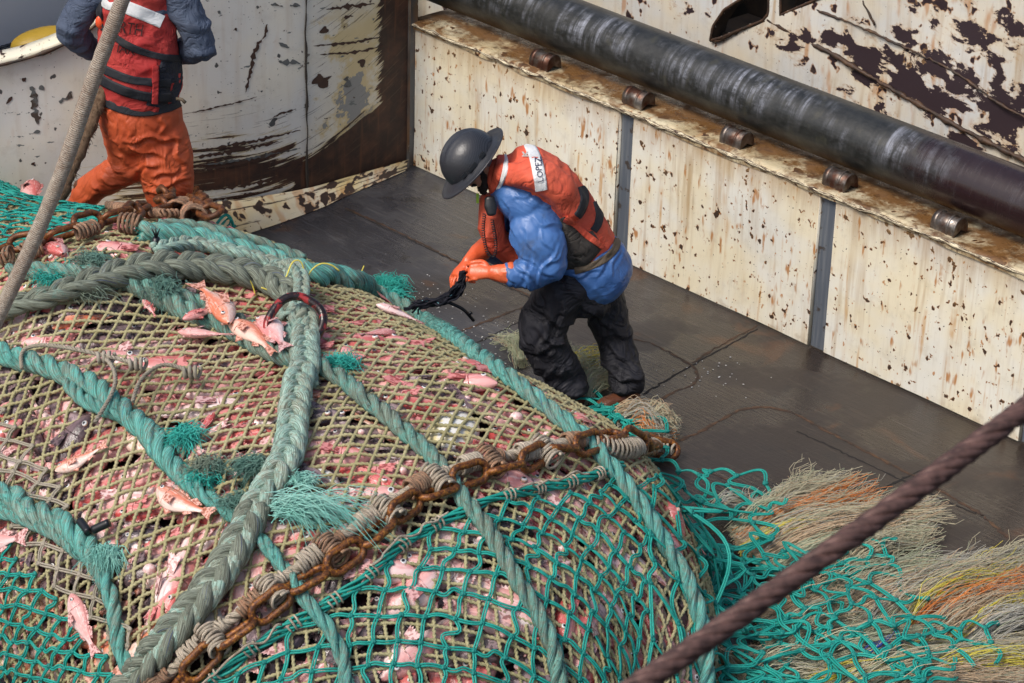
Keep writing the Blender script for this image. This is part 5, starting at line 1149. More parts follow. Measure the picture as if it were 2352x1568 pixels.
deck_net('scalloped strip of teal net lying on the deck beyond the chain end', [(1540, 1070), (1600, 1065), (1700, 1095), (1860, 1130), (1880, 1150), (1800, 1190), (1720, 1220), (1600, 1180), (1540, 1130)], (1530, 1090), (1880, 1120), (1590, 1230), 8, 4, .04, .08, seed=4, slack=.4, jit=.03)
deck_net('narrow strip of teal net along the far side of the bag by the worker boots', [(1290, 880), (1340, 885), (1440, 920), (1530, 970), (1560, 1050), (1570, 1100), (1480, 1060), (1400, 980), (1320, 930)], (1280, 890), (1570, 1035), (1280, 960), 8, 2, .05, .06, seed=8, slack=.4, jit=.03)
deck_net('small loop of teal net on the deck beyond the dark chain', [(450, 520), (540, 520), (550, 560), (470, 560)], (455, 525), (545, 548), (440, 548), 4, 2, .03, .08, seed=3, slack=.6, jit=.03)
# --------------------------------------------------- foreground lines
m = Mt('wire_rust', .55, .3); o = m.co('Object'); n = m.noise(o, 30, 4, .6); m.col(m.ramp(n, [(.35, (.055, .030, .026)), (.55, (.12, .065, .055)), (.75, (.18, .10, .085))])); m.bump(n, .002)
p0 = atd(1330, 1668, 6.2); p1 = atd(2500, 830, 6.9); t = np.linspace(0, 1, 260)[:, None]; P = p0 + (p1 - p0) * t
P = P - Up * (.012 * np.sin(t * np.pi)); g = Geo(); laid_rope(g, P, np.tile(Z, (260, 1)), .028, pitch=.26, n=6, sides=8); add_tube(g, P, .016, 8)
g.build('wire_cable', m.m, label='blurred brown steel wire cable crossing the lower right corner in the foreground', cat='cable')
m = Mt('hauling_rope', .85, 0, .2); o = m.co('Object'); uv = m.co('UV'); n = m.noise(o, 40, 5, .75); n2 = m.noise(o, 4, 3)
m.col(m.mix(m.step(n2, .4, .65), m.ramp(n, [(.35, (.34, .27, .21)), (.65, (.56, .49, .41))]), m.ramp(n, [(.35, (.28, .20, .15)), (.65, (.48, .41, .34))])))
m.bump(m.ma('ADD', n, m.wave(uv, 30, 3, 2)), .004)
ctl = [(330, -190, 13.0), (290, -30, 13.1), (215, 180, 13.3), (140, 400, 13.5), (65, 580, 13.7), (-30, 780, 13.9)]
P = resample(spline(np.array([atd(*c) for c in ctl]), 20), .03); g = Geo(); add_tube(g, P, .037 * (1 + .03 * vnoise(np.arange(len(P)) * .7, np.zeros(len(P)), 1)), 12)
g.build('hauling_rope', m.m, label='taut beige hauling rope slanting down across the left of the picture', cat='rope')
m = Mt('shaggy_rope', .9, 0, .15); o = m.co('Object'); n = m.noise(o, 30, 5, .75); m.col(m.ramp(n, [(.35, (.085, .052, .032)), (.7, (.21, .14, .09))])); m.bump(n, .01); M_shag = m.m
q0 = aty(238, 215, 17.35); q1 = aty(118, 500, 16.9); q00 = q0 + (q0 - q1) * 1.0; P = resample(np.array([q00, q0, q1, q1 + (q1 - q0) * .12]), .02)
g = Geo(); add_tube(g, P, .042 * (1 + .12 * vnoise(np.arange(len(P)) * .5, np.zeros(len(P)), 2)), 12); sr = g.build('shaggy_rope', M_shag, label='brown fuzzy chafed rope behind the beige hauling rope', cat='rope')
g = Geo()
for i in range(900):
    k = rng.integers(2, len(P) - 1); d = unit(rng.standard_normal(3)); pp = P[k] + d * .038; e = pp + d * rng.uniform(.008, .024) - Z * rng.uniform(0, .03) + .008 * rng.standard_normal(3); add_tube(g, np.array([pp, (pp + e) / 2 + .004 * rng.standard_normal(3), e]), [.003, .002, .001], 3, caps=False)
g.build('fuzz', M_shag, sr)
# flecks of scale and shell on the deck
m = Mt('scale_fleck', .3); m.col((.55, .56, .56)); g = Geo()
for i in range(150):
    cx, cy = [(970, 670), (1110, 760), (1180, 790), (1620, 870), (990, 700)][rng.integers(5)]; p = atz(cx + rng.normal() * 45, cy + rng.normal() * 22); blob(g, p + Z * .004, (rng.uniform(.002, .008), rng.uniform(.002, .006), .003), 5, 3)
g.build('scales', m.m, kind='stuff', label='tiny white scales scattered on the wet deck')
# ============================================================ PEOPLE
def n3(P, sc, seed=0):
    P = np.asarray(P) * sc; x, y, z = P[..., 0], P[..., 1], P[..., 2]; zi = np.floor(z); f = z - zi; f = f * f * (3 - 2 * f)
    h = lambda k: vnoise(x + k * 17.3 + seed * 5.1, y + k * 9.7, 0) 
    a = np.zeros_like(x)
    for dz in (0, 1):
        k = (zi + dz); w_ = (1 - f) if dz == 0 else f
        a = a + w_ * vnoise(x + (k * 17.31) % 53 + seed * 5.1, y + (k * 9.73) % 47, seed)
    return a
def loft(g, pts, rad, N=None, per=6, sides=18):
    """closed limb through pts; rad = list of (side, front) radii; ends are rounded"""
    pts = np.array(pts, float); rad = np.array([(r, r) if np.isscalar(r) else r for r in rad], float)
    P = spline(pts, per); t0 = np.arange(len(pts)); t = np.linspace(0, len(pts) - 1, len(P)); R_ = np.stack([np.interp(t, t0, rad[:, k]) for k in (0, 1)], -1)
    R_[:, 0] = smooth1(R_[:, 0], 2); R_[:, 1] = smooth1(R_[:, 1], 2)
    T = unit(np.gradient(P, axis=0)); e = []
    # rounded ends
    cap = np.array([.0, .5, .8, .95]);
    P = np.concatenate([P[:1] - T[:1] * (np.sqrt(1 - cap ** 2)[:, None]) * R_[0].mean() * .7, P, (P[-1:] + T[-1:] * np.sqrt(1 - cap[::-1] ** 2)[:, None] * R_[-1].mean() * .7)])
    R_ = np.concatenate([R_[:1] * np.maximum(cap, .02)[:, None], R_, R_[-1:] * np.maximum(cap[::-1], .02)[:, None]])
    T = np.concatenate([np.repeat(T[:1], 4, 0), T, np.repeat(T[-1:], 4, 0)])
    N = np.array([0, -1.0, 0]) if N is None else np.asarray(N, float)
    N_ = unit(N - T * (T @ N)[:, None]); B = np.cross(T, N_); a = np.arange(sides) / sides * 2 * np.pi
    V = P[:, None] + R_[:, None, :1] * np.cos(a)[None, :, None] * B[:, None] + R_[:, None, 1:] * np.sin(a)[None, :, None] * N_[:, None]
    n = len(P); b = g.n; g.add(V.reshape(-1, 3), grid_quads(n, sides, True)); 
    j = np.arange(sides); g.t.append(np.concatenate([np.stack([0 * j + j[0], (j + 1) % sides, j], -1)[1:-1], np.stack([0 * j + (n - 1) * sides, (n - 1) * sides + j, (n - 1) * sides + (j + 1) % sides], -1)[1:-1]]) + b)
    return g
def fold(dirv, freq, seed, mask=None, warp=.42, sharp=2.0):
    """long soft-backed creases across a direction"""
    dirv = unit(np.asarray(dirv, float))
    def f(V):
        ph = V @ dirv * freq + warp * 2 * n3(V, 4.0, seed) ; s_ = .5 + .5 * np.sin(ph * 2 * np.pi / 2)
        br = np.clip(.5 + .9 * n3(V, 6.0, seed + 2), 0, 1)
        v = (s_ ** sharp - .35) * br
        return v if mask is None else v * mask(V)
    return f
def creases(segs, w=.014, front=None, bow=.25):
    """sharp pulled folds of cloth running between pairs of points (x,z); a crest with a hollow along one side"""
    def f(V):
        out = np.zeros(len(V)); q = V[:, [0, 2]]
        for k, (a, b, am) in enumerate(segs):
            a = np.asarray(a)[[0, 2]]; b = np.asarray(b)[[0, 2]]; d = b - a; L = np.linalg.norm(d); d = d / L; n_ = np.array([-d[1], d[0]])
            t = (q - a) @ d / L; y = (q - a) @ n_ - bow * L * .5 * (t - t * t) * (1 if k % 2 else -1) - .012 * np.sin(t * 9 + k)
            env = np.clip(np.sin(np.clip(t, 0, 1) * np.pi), 0, 1) ** .5
            out += am * env * (np.exp(-(abs(y) / w) ** 1.15) - .75 * np.exp(-(abs(y + w * 1.7) / (w * 1.1)) ** 1.5))
        if front is not None: out = out * np.clip((front - V[:, 1]) * 12, 0, 1)
        return out
    return f
def pseg(rows, dy): return [(J(a, b, dy), J(c, d, dy), am) for a, b, c, d, am in rows]
def remesh(g, name, mat, parent, vox=.012, sm=6, wr=(), cut=None, smooth=True, **tags):
    """union of the closed shapes in g as one continuous skin; wr = list of (amp, scale vec, seed, ridged)"""
    me = g.data(name, None); o = bpy.data.objects.new(name, me); COL.objects.link(o)
    md = o.modifiers.new('r', 'REMESH'); md.mode = 'VOXEL'; md.voxel_size = vox; md.adaptivity = 0
    ms = o.modifiers.new('s', 'SMOOTH'); ms.iterations = sm; ms.factor = .5
    dg = bpy.context.evaluated_depsgraph_get(); m2 = bpy.data.meshes.new_from_object(o.evaluated_get(dg)); bpy.data.objects.remove(o); bpy.data.meshes.remove(me)
    n = len(m2.vertices); V = np.empty(n * 3, np.float32); m2.vertices.foreach_get('co', V); V = V.reshape(-1, 3).astype(float)
    Nn = np.empty(n * 3, np.float32); m2.vertices.foreach_get('normal', Nn); Nn = Nn.reshape(-1, 3).astype(float)
    D_ = np.zeros(n)
    for it in wr:
        if callable(it[1]): D_ += it[0] * it[1](V); continue
        amp, sc, seed, rid, mask = it
        v = n3(V, np.asarray(sc), seed); 
        if rid: v = 1 - 2.2 * abs(v) ** .8
        w_ = 1.0 if mask is None else mask(V)
        D_ += amp * v * w_
    V = V + Nn * D_[:, None]
    m2.vertices.foreach_set('co', V.astype(np.float32).ravel()); m2.name = name; m2.materials.clear(); m2.materials.append(mat)
    m2.polygons.foreach_set('use_smooth', np.full(len(m2.polygons), smooth)); m2.update()
    o = bpy.data.objects.new(name, m2); COL.objects.link(o)
    if parent: o.parent = parent
    tag(o, **tags); return o
def bvh_of(o):
    me = o.data; V = np.empty(len(me.vertices) * 3, np.float32); me.vertices.foreach_get('co', V)
    return BVHTree.FromPolygons([tuple(v) for v in V.reshape(-1, 3)], [tuple(p.vertices) for p in me.polygons])
def cast(bv, x, y, fb=None):
    dd = unit(ray(x, y)); h, n, k, t = bv.ray_cast(Vector(CO), Vector(dd))
    if h is None: 
        return None
    n = np.array(n); return np.array(h), (n if n @ dd < 0 else -n)
def castn(bv, x, y):
    h = cast(bv, x, y)
    if h: return h
    dd = unit(ray(x, y)); d = 17.5
    for _ in range(12):
        loc, n, i, ds = bv.find_nearest(Vector(CO + dd * d)); d = float((np.array(loc) - CO) @ dd)
    n = np.array(n); return np.array(loc), (n if n @ dd < 0 else -n)
def band(bv, px, w, name, mat, parent, th=.004, off=.003, label=None, nw=7):
    """ribbon laid on a garment along a photo polyline, w = width in px (or per point list)"""
    C2 = resample(spline(np.array([p[:2] for p in px], float), 8), 3.0); T2 = unit(np.gradient(C2, axis=0)); S2 = np.stack([-T2[:, 1], T2[:, 0]], -1)
    ww = np.interp(np.linspace(0, 1, len(C2)), np.linspace(0, 1, len(np.atleast_1d(w))), np.atleast_1d(w))
    rows = []; rn = []
    for c, s_, w_ in zip(C2, S2, ww):
        r = []; rnn = []
        for k in np.linspace(-.5, .5, nw):
            h = cast(bv, *(c + s_ * w_ * k)); r.append(h[0] if h else None); rnn.append(h[1] if h else None)
        ok = [i for i, q in enumerate(r) if q is not None]
        if len(ok) < 2: continue
        for i in range(nw):
            if r[i] is None: j = min(ok, key=lambda q: abs(q - i)); r[i] = r[j]; rnn[i] = rnn[j]
        rows.append(r); rn.append(rnn)
    if len(rows) < 3: return None
    P = np.array(rows); Nn = np.array(rn); P = smooth1(P, 2); Nn = unit(smooth1(Nn, 3)); top = P + Nn * (off + th); n = len(P)
    bot = P - Nn * .004
    V = np.concatenate([bot[:, :1], top, bot[:, -1:], ], 1); g = Geo(); Q = grid_quads(n, nw + 2)
    uu = np.stack(np.broadcast_arrays(np.arange(n)[:, None] * .01, np.linspace(0, 1, nw + 2)[None]), -1).reshape(-1, 2); g.add(V.reshape(-1, 3), Q, uu[Q])
    for e in (0, n - 1):
        k = g.n; ring = V[e]; g.add(ring, np.array([[i, i + 1, nw + 1 - i - 1 if False else nw + 1, nw + 1] for i in range(nw)])[:, [0, 1, 2]])
    o = g.build(name, mat, parent); 
    if label: o['label'] = label
    return o
def text_on(bv, txt, px, size, ang, mat, parent, name='lettering', off=.009, sx=1.0, shear=0.0):
    cu = bpy.data.curves.new('t', 'FONT'); cu.body = txt; cu.size = 1; cu.align_x = 'CENTER'; cu.align_y = 'CENTER'; cu.shear = shear; cu.resolution_u = 3
    ob = bpy.data.objects.new('t', cu); COL.objects.link(ob); dg = bpy.context.evaluated_depsgraph_get(); me = bpy.data.meshes.new_from_object(ob.evaluated_get(dg)); bpy.data.objects.remove(ob)
    import bmesh
    b = bmesh.new(); b.from_mesh(me); bmesh.ops.triangulate(b, faces=b.faces); bmesh.ops.subdivide_edges(b, edges=[e for e in b.edges if e.calc_length() > .12], cuts=2)
    ca, sa = math.cos(ang), math.sin(ang)
    for v in b.verts:
        x, y = v.co.x * size * sx, -v.co.y * size; xx, yy = px[0] + x * ca - y * sa, px[1] + x * sa + y * ca
        h = castn(bv, xx, yy); v.co = Vector(h[0] + h[1] * off)
    b.to_mesh(me); b.free(); me.materials.clear(); me.materials.append(mat); o = bpy.data.objects.new(name, me); COL.objects.link(o); o.parent = parent; return o
# --- cloth materials
def cloth_mat(name, c1, c2, dirt, df=.4, rough=.6, fine=220, spec=.3, sc=3.0, coat=0.0, wr=.012, wsc=9):
    m = Mt(name, rough, 0, spec); o = m.co('Object'); n = m.noise(o, sc, 5, .65); d = m.noise(o, sc * 1.7, 6, .7, .4)
    c = m.mix(m.step(n, .35, .65), c1, c2); c = m.mix(m.ma('MULTIPLY', m.step(d, .5, .70), df), c, dirt); m.col(c)
    cre = m.noise(o, wsc, 3, .55, 1.2); rid = m.ma('ABSOLUTE', m.ma('SUBTRACT', cre, .5))
    m.bump(m.ma('ADD', m.ma('MULTIPLY', m.step(rid, .0, .12), 1.0), m.ma('MULTIPLY', m.noise(o, fine, 2), .08)), wr, .55)
    m.ro(m.ma('ADD', m.ma('MULTIPLY', d, .3), rough - .15)); return m.m
M_skin = Mt('skin', .5); o_ = M_skin.co('Object'); M_skin.col(M_skin.mix(M_skin.noise(o_, 20, 4), (.42, .21, .135), (.50, .28, .19))); M_skin.b.inputs['Subsurface Weight'].default_value = .08; M_skin = M_skin.m
M_blue = cloth_mat('blue_rain_jacket', (.045, .125, .34), (.065, .17, .43), (.06, .09, .16), .75, .42, spec=.45, wsc=4.0, wr=.005)
M_vest = cloth_mat('red_orange_vest', (.62, .085, .045), (.70, .13, .07), (.32, .06, .04), .6, .65, wr=.008, wsc=5)
M_vestd = cloth_mat('grimy_vest_side', (.060, .052, .045), (.042, .040, .038), (.095, .080, .060), .6, .7, wr=.01)
M_black = cloth_mat('black_trousers', (.018, .018, .023), (.026, .026, .034), (.040, .036, .033), .4, .65, wsc=5, wr=.02)
M_strap = cloth_mat('black_webbing', (.018, .020, .026), (.028, .030, .036), (.05, .045, .04), .5, .7, wr=.002)
M_refl = cloth_mat('reflective_tape', (.66, .68, .69), (.72, .74, .75), (.36, .33, .28), .35, .45, wr=.003)
M_glove = cloth_mat('orange_rubber', (.75, .11, .035), (.80, .16, .06), (.45, .09, .04), .5, .38, spec=.55, wr=.0012, wsc=10)
M_opants = cloth_mat('orange_oilskin', (.46, .075, .026), (.55, .105, .036), (.26, .05, .022), .5, .55, spec=.35, wsc=3.5, wr=.012, sc=2.2)
M_denim = cloth_mat('slate_shirt', (.065, .085, .135), (.085, .11, .165), (.06, .07, .10), .5, .8, wsc=8, wr=.01)
M_redv = cloth_mat('dark_red_vest', (.42, .035, .035), (.50, .06, .05), (.20, .03, .03), .6, .7, wr=.01, wsc=5)
M_navy = cloth_mat('navy_vest_side', (.020, .024, .036), (.030, .032, .042), (.055, .05, .045), .6, .75, wr=.012)
M_belt = cloth_mat('brown_belt', (.10, .075, .05), (.13, .10, .07), (.06, .05, .04), .5, .7, wr=.004)
M_bootb = cloth_mat('boot_brown', (.11, .038, .018), (.14, .05, .025), (.05, .025, .015), .5, .35, spec=.5, wr=.003)
M_sole = cloth_mat('boot_sole', (.60, .42, .22), (.66, .50, .30), (.30, .22, .14), .5, .7, wr=.003)
M_beanie = Mt('grey_knit', .9); o_ = M_beanie.co('Object'); M_beanie.col(M_beanie.mix(M_beanie.wave(o_, 60, 1), (.12, .125, .13), (.24, .25, .26))); M_beanie = M_beanie.m
M_hair = Mt('beard_hair', .8); M_hair.col((.018, .013, .010)); M_hair.bump(M_hair.noise(M_hair.co('Object'), 180, 3), .006, 1); M_hair = M_hair.m
hm = Mt('hat_fibre', .36, 0, .55); o_ = hm.co('Object'); wv = hm.wave(hm.map(o_, rot=(.5, .2, .6)), 42, 1.2, 2); hm.col(hm.mix(wv, (.014, .015, .019), (.036, .039, .048))); 
hm.col(hm.mix(hm.ma('MULTIPLY', hm.step(hm.noise(o_, 26, 5, .7), .60, .68), .5), hm.mix(wv, (.015, .016, .020), (.038, .041, .050)), (.13, .12, .11))); hm.bump(hm.noise(o_, 60, 3), .0012); M_hat = hm.m
M_txt = Mt('marker_ink', .7); M_txt.col((.015, .02, .07)); M_txt = M_txt.m
M_tk = Mt('black_print', .7); M_tk.col((.05, .015, .015)); M_tk = M_tk.m
M_gray = Mt('grey_emblem', .5); M_gray.col((.42, .42, .40)); M_gray = M_gray.m
M_plast = Mt('black_plastic', .35); M_plast.col((.012, .013, .015)); M_plast = M_plast.m
def hand(g, W, D1, D2, D3, fingers, thumb, s=1.0):
    """palm plus five fingers; W wrist, D1 along the hand, D2 across towards the thumb, D3 back of the hand. fingers: list of joint chains"""
    c = W + D1 * .055 * s
    loft(g, [W - D1 * .02, W + D1 * .02 * s, c, W + D1 * .098 * s], [(.034, .030), (.040, .030), (.049, .027), (.046, .020)], N=D3)
    for k, (curl, sp, ln) in enumerate(fingers):
        b = W + D1 * (.094 - .006 * abs(k - 1.2)) * s + D2 * (.036 - .024 * k) * s
        P = [b - D1 * .02]; d = unit(D1 + D2 * sp); a = 0
        P.append(b)
        for q, seg in enumerate((.042, .028, .022)):
            a += curl * (.75, 1.0, .7)[q]; P.append(P[-1] + (d * math.cos(a) - D3 * math.sin(a)) * seg * ln * s)
        loft(g, P, [.0115, .0118, .0112, .0108, .0098], N=D2, sides=12)
    P = [W + D1 * .02 + D2 * .022]
    for v, l in zip(thumb, (.040, .034, .028)): P.append(P[-1] + unit(D1 * v[0] + D2 * v[1] + D3 * v[2]) * l * s)
    loft(g, P, [.019, .017, .0145, .0125], N=D3, sides=12)
# ------------------------------------------------------------ worker with the hard hat
Y0 = 15.62
def J(x, y, dy=0.0): return aty(x, y, Y0 + dy)
pw = empty('person', tuple(atz(1440, 925)), label='person in a black full brim hard hat and blue jacket bending over black twine', cat='person')
ax = unit(unit(-.72 * Rt + .62 * Up) * .93 - Fw * .36)       # crown direction of the head
fwd = unit(-.66 * Rt - .70 * Up - Fw * .12); fwd = unit(fwd - ax * (fwd @ ax)); side = np.cross(ax, fwd)   # side = his left... towards camera or away
if side @ (-Fw) < 0: side = -side
HC = J(1100, 384, -.02)
hip = J(1338, 625); 
LSh = J(1215, 492, -.17); LEl = J(1262, 610, -.30); LWr = J(1150, 628, -.33)
RSh = J(1190, 470, .19); REl = J(1170, 570, .26); RWr = J(1085, 592, .0)
LHip = J(1310, 650, -.10); LKn = J(1238, 765, -.16); LAn = atz(1318, 905, .10)
RHip = J(1375, 650, .10); RKn = J(1412, 780, .08); RAn = atz(1446, 905, .09)
neck = J(1140, 415, 0)
g = Geo()
def P_(u=0, f=0, s=0): return HC + ax * u + fwd * f + side * s
loft(g, [P_(-.075, .02), P_(-.02, .012), P_(.04, .0), P_(.085, -.005)], [(.052, .070), (.068, .088), (.074, .094), (.060, .080)], N=fwd)
loft(g, [P_(-.055, .03), P_(-.10, .062), P_(-.108, .082)], [(.050, .040), (.036, .030), (.022, .018)], N=fwd)
loft(g, [P_(.03, .088), P_(-.005, .104), P_(-.028, .114)], [(.009, .010), (.013, .013), (.016, .013)], N=fwd)            # nose
loft(g, [P_(.028, .078, -.035), P_(.034, .088, 0), P_(.028, .078, .035)], [.011, .012, .011], N=ax)                       # brow
for s_ in (1, -1):
    loft(g, [P_(-.035, -.010, .070 * s_), P_(-.005, -.018, .080 * s_), P_(.018, -.014, .076 * s_)], [(.007, .012), (.010, .019), (.008, .014)], N=fwd)   # ears
    loft(g, [P_(-.062, .085, .018 * s_), P_(-.064, .090, 0)], [.010, .010], N=ax)                                          # lips
loft(g, [P_(-.06, -.03), (neck + P_(-.06, -.03)) / 2, neck, J(1190, 450)], [(.055, .055), (.058, .06), (.07, .07), (.10, .10)])
loft(g, [J(1180, 450), J(1225, 480), J(1290, 545), hip], [(.13, .15), (.14, .17), (.13, .15), (.13, .15)])
for a_, b_, c_ in ((LSh, LEl, LWr), (RSh, REl, RWr)):
    loft(g, [(a_ * .6 + neck * .4), a_, (a_ + b_) / 2, b_, (b_ + c_) / 2, c_], [.07, .062, .052, .044, .040, .030])
for a_, b_, c_ in ((LHip, LKn, LAn), (RHip, RKn, RAn)):
    loft(g, [a_, (a_ + b_) / 2, b_, (b_ + c_) / 2, c_], [.095, .080, .060, .055, .040])
    loft(g, [c_, c_ + np.array([-.05, -.01, -.05]), c_ + np.array([-.15, -.02, -.065])], [.04, .04, .025])
body = remesh(g, 'body', M_skin, pw, .010, 5)
# beard, moustache, eyes, hair
g = Geo(); loft(g, [P_(-.062, .045, .052), P_(-.088, .070, .034), P_(-.108, .094, 0), P_(-.088, .070, -.034), P_(-.062, .045, -.052)], [(.022, .016), (.026, .018), (.030, .020), (.026, .018), (.022, .016)], N=fwd)
loft(g, [P_(-.045, .098, .030), P_(-.040, .112, 0), P_(-.045, .098, -.030)], [(.010, .008)] * 3, N=fwd)
for s_ in (1, -1): loft(g, [P_(.01, .02, .070 * s_), P_(-.03, .025, .066 * s_), P_(-.065, .045, .054 * s_)], [(.012, .008), (.018, .010), (.022, .014)], N=side)
remesh(g, 'beard', M_hair, body, .006, 2, [(.004, (90, 90, 90), 1, False, None)])
for s_ in (1, -1):
    g = Geo(); blob(g, P_(.012, .076, .033 * s_), .011, 10, 8); g.build('eye', M_eye.m, body)
    g = Geo(); loft(g, [P_(.036, .088, .018 * s_), P_(.038, .084, .048 * s_)], [.005, .004], N=ax); remesh(g, 'eyebrow', M_hair, body, .004, 1)
g = Geo(); loft(g, [P_(.02, -.02), P_(.05, -.02), P_(.09, -.015)], [(.086, .104), (.088, .106), (.07, .09)], N=fwd); remesh(g, 'knit_cap', M_beanie, pw, .008, 4)
# hard hat: dome with ridge, brim, clips
def hatpt(u, f, s): return HC + ax * (.064 + u) + fwd * f + side * s
hat = empty('hard_hat', tuple(hatpt(0, 0, 0))); hat.parent = pw; hat.matrix_parent_inverse = Matrix.Translation(-pw.location)
g = Geo(); nu, nv = 22, 56; th = np.linspace(0, np.pi / 2, nu); ph = np.arange(nv) / nv * 2 * np.pi
Rf, Rs, Hh = .190, .160, .182
a_ = np.sin(th)[:, None] * np.cos(ph); b_ = np.sin(th)[:, None] * np.sin(ph); cz = np.cos(th)[:, None] ** .86 + 0 * ph
rid = .014 * np.exp(-(b_ * Rs / .022) ** 2) * np.clip(1.4 - th[:, None], 0, 1) + .006 * (np.exp(-((abs(b_) * Rs - .052) / .008) ** 2)) * (abs(a_) < .72)
V = (hatpt(0, 0, 0) + ax * (cz * Hh + rid)[..., None] + fwd * (a_ * Rf)[..., None] + side * (b_ * Rs)[..., None]); g.add(V.reshape(-1, 3), grid_quads(nu, nv, True)); dome = g.build('dome', M_hat, hat)
g = Geo(); rr = [.97, 1.03, 1.15, 1.29, 1.37, 1.385, 1.37, 1.26, .96]; uu = [.006, .000, -.010, -.014, -.012, -.016, -.021, -.022, -.010]; V = []
for r_, u_ in zip(rr, uu):
    ex = np.where(np.cos(ph) > 0, 1 + .07 * np.cos(ph) * (r_ > 1), 1); V.append(hatpt(0, 0, 0) + ax * (u_ - .018 * abs(np.sin(ph)) * 0 - .012 * np.cos(ph) * (r_ - .97))[:, None] + fwd * (np.cos(ph) * Rf * r_ * ex)[:, None] + side * (np.sin(ph) * (Rs * r_ + (r_ > 1) * .012))[:, None])
g.add(np.array(V).reshape(-1, 3), grid_quads(len(rr), nv, True)); brim = g.build('brim', M_hat, hat)
for f_, l_ in ((.05, .035), (-.045, .02), (.115, .02)):
    g = Geo(); s0 = Rs * math.sqrt(max(0, 1 - (f_ / Rf) ** 2)) + .003
    box(g, (f_ - l_, s0 - .006, .012), (f_ + l_, s0 + .007, .032), lambda a, b, c: hatpt(c, a, b)); g.build('lamp_clip', M_plast, hat, smooth=False)
# the hat's parts are in world space; its empty sits in the brim
for ch in hat.children: ch.matrix_parent_inverse = Matrix.Translation(-hat.location)
# trousers
g = Geo(); wcen = J(1345, 600)
loft(g, [J(1352, 590), J(1340, 640), J(1335, 675)], [(.20, .19), (.215, .205), (.20, .20)], N=(0, -1, 0))
loft(g, [LHip, (LHip * .55 + LKn * .45) + [-.02, 0, 0], LKn + [.015, 0, .0], LKn * .5 + LAn * .5, LAn + Z * .05], [(.160, .15), (.160, .14), (.150, .13), (.130, .12), (.118, .11)])
loft(g, [RHip, (RHip * .5 + RKn * .5), RKn, RKn * .5 + RAn * .5, RAn + Z * .075], [(.150, .15), (.130, .14), (.115, .12), (.118, .11), (.112, .11)])
TR = [(1240, 688, 1332, 742, 1), (1222, 722, 1312, 792, 1), (1196, 785, 1292, 758, 1), (1192, 822, 1284, 872, 1), (1300, 655, 1288, 745, .9), (1384, 690, 1348, 785, .9), (1398, 758, 1456, 800, 1), (1386, 800, 1466, 846, 1), (1392, 852, 1474, 858, 1), (1206, 845, 1262, 862, .8), (1340, 678, 1404, 765, 1), (1260, 700, 1230, 800, .8), (1420, 700, 1400, 800, .8), (1270, 800, 1240, 880, .8)]
remesh(g, 'trousers', M_black, pw, .011, 3, [(.020, creases(pseg(TR, -.1), .014)), (.010, fold((.5, .1, 1), 6, 2, sharp=4)), (.008, fold((-.6, .1, 1), 9, 4, sharp=4)), (.005, (14, 14, 10), 3, True, None), (.010, (3, 3, 16), 4, True, lambda V: np.clip((.42 - V[:, 2]) * 4, 0, 1))])
# boots
for c_, nm, d_ in ((RAn, 'boot', np.array([-.9, -.43, 0])), (LAn, 'boot', np.array([-.95, -.3, 0]))):
    d_ = unit(d_); z0 = 0 if nm == 'boot' and c_ is RAn else .0; b0 = np.array([c_[0], c_[1], 0]); sd_ = np.cross(d_, Z)
    g = Geo(); loft(g, [b0 + Z * .17, b0 + Z * .12, b0 + Z * .075 - d_ * .01], [(.062, .066), (.058, .062), (.052, .058)], N=d_)
    loft(g, [b0 - d_ * .045 + Z * .065, b0 + d_ * .06 + Z * .068, b0 + d_ * .16 + Z * .058, b0 + d_ * .20 + Z * .05], [(.045, .040), (.048, .048), (.054, .040), (.045, .030)], N=Z)
    bt = remesh(g, 'boot', M_bootb, pw, .008, 4)
    g = Geo(); a = np.linspace(0, 2 * np.pi, 40, endpoint=False); lx = np.where(np.cos(a) > 0, .165, .085); rx_ = np.cos(a) * lx; ry = np.sin(a) * (.058 - .008 * (np.cos(a) < 0)); V = []
    for k_, zz_ in ((.0, .002), (1.0, .0025), (1.0, .028), (.96, .034), (0, .034)): V.append(b0 + d_ * .05 + d_ * (rx_ * max(k_, .01))[:, None] * 1.02 + sd_ * (ry * max(k_, .01))[:, None] + Z * zz_)
    g.add(np.array(V).reshape(-1, 3), grid_quads(5, 40, True)); g.build('sole', M_sole, bt)
# jacket
g = Geo()
loft(g, [J(1170, 445), J(1222, 462), J(1262, 510), J(1318, 575), J(1366, 628)], [(.12, .15), (.20, .19), (.222, .21), (.222, .21), (.228, .225)], N=(0, -1, 0))
loft(g, [J(1352, 600), J(1372, 622), J(1385, 634)], [(.225, .22), (.232, .225), (.215, .215)], N=(0, -1, 0))
loft(g, [J(1278, 462, -.06), J(1250, 492, -.16), J(1234, 540, -.25), J(1256, 590, -.29), LEl + [.01, 0, -.0]], [(.10, .10), (.150, .105), (.168, .110), (.140, .105), (.108, .095)])
loft(g, [LEl + [.0, .0, .0], J(1225, 625, -.33), J(1185, 630, -.34), J(1166, 629, -.34)], [(.105, .10), (.100, .09), (.088, .078), (.070, .064)])
loft(g, [J(1158, 430, -.03), J(1180, 452, -.12), J(1215, 480, -.17)], [(.10, .10), (.12, .11), (.13, .11)])
loft(g, [RSh, REl, J(1130, 572, .16), J(1118, 574, .12)], [.12, .105, .085, .070])
elb = lambda V: .35 + np.exp(-(((V - LEl) ** 2).sum(1)) / .05)
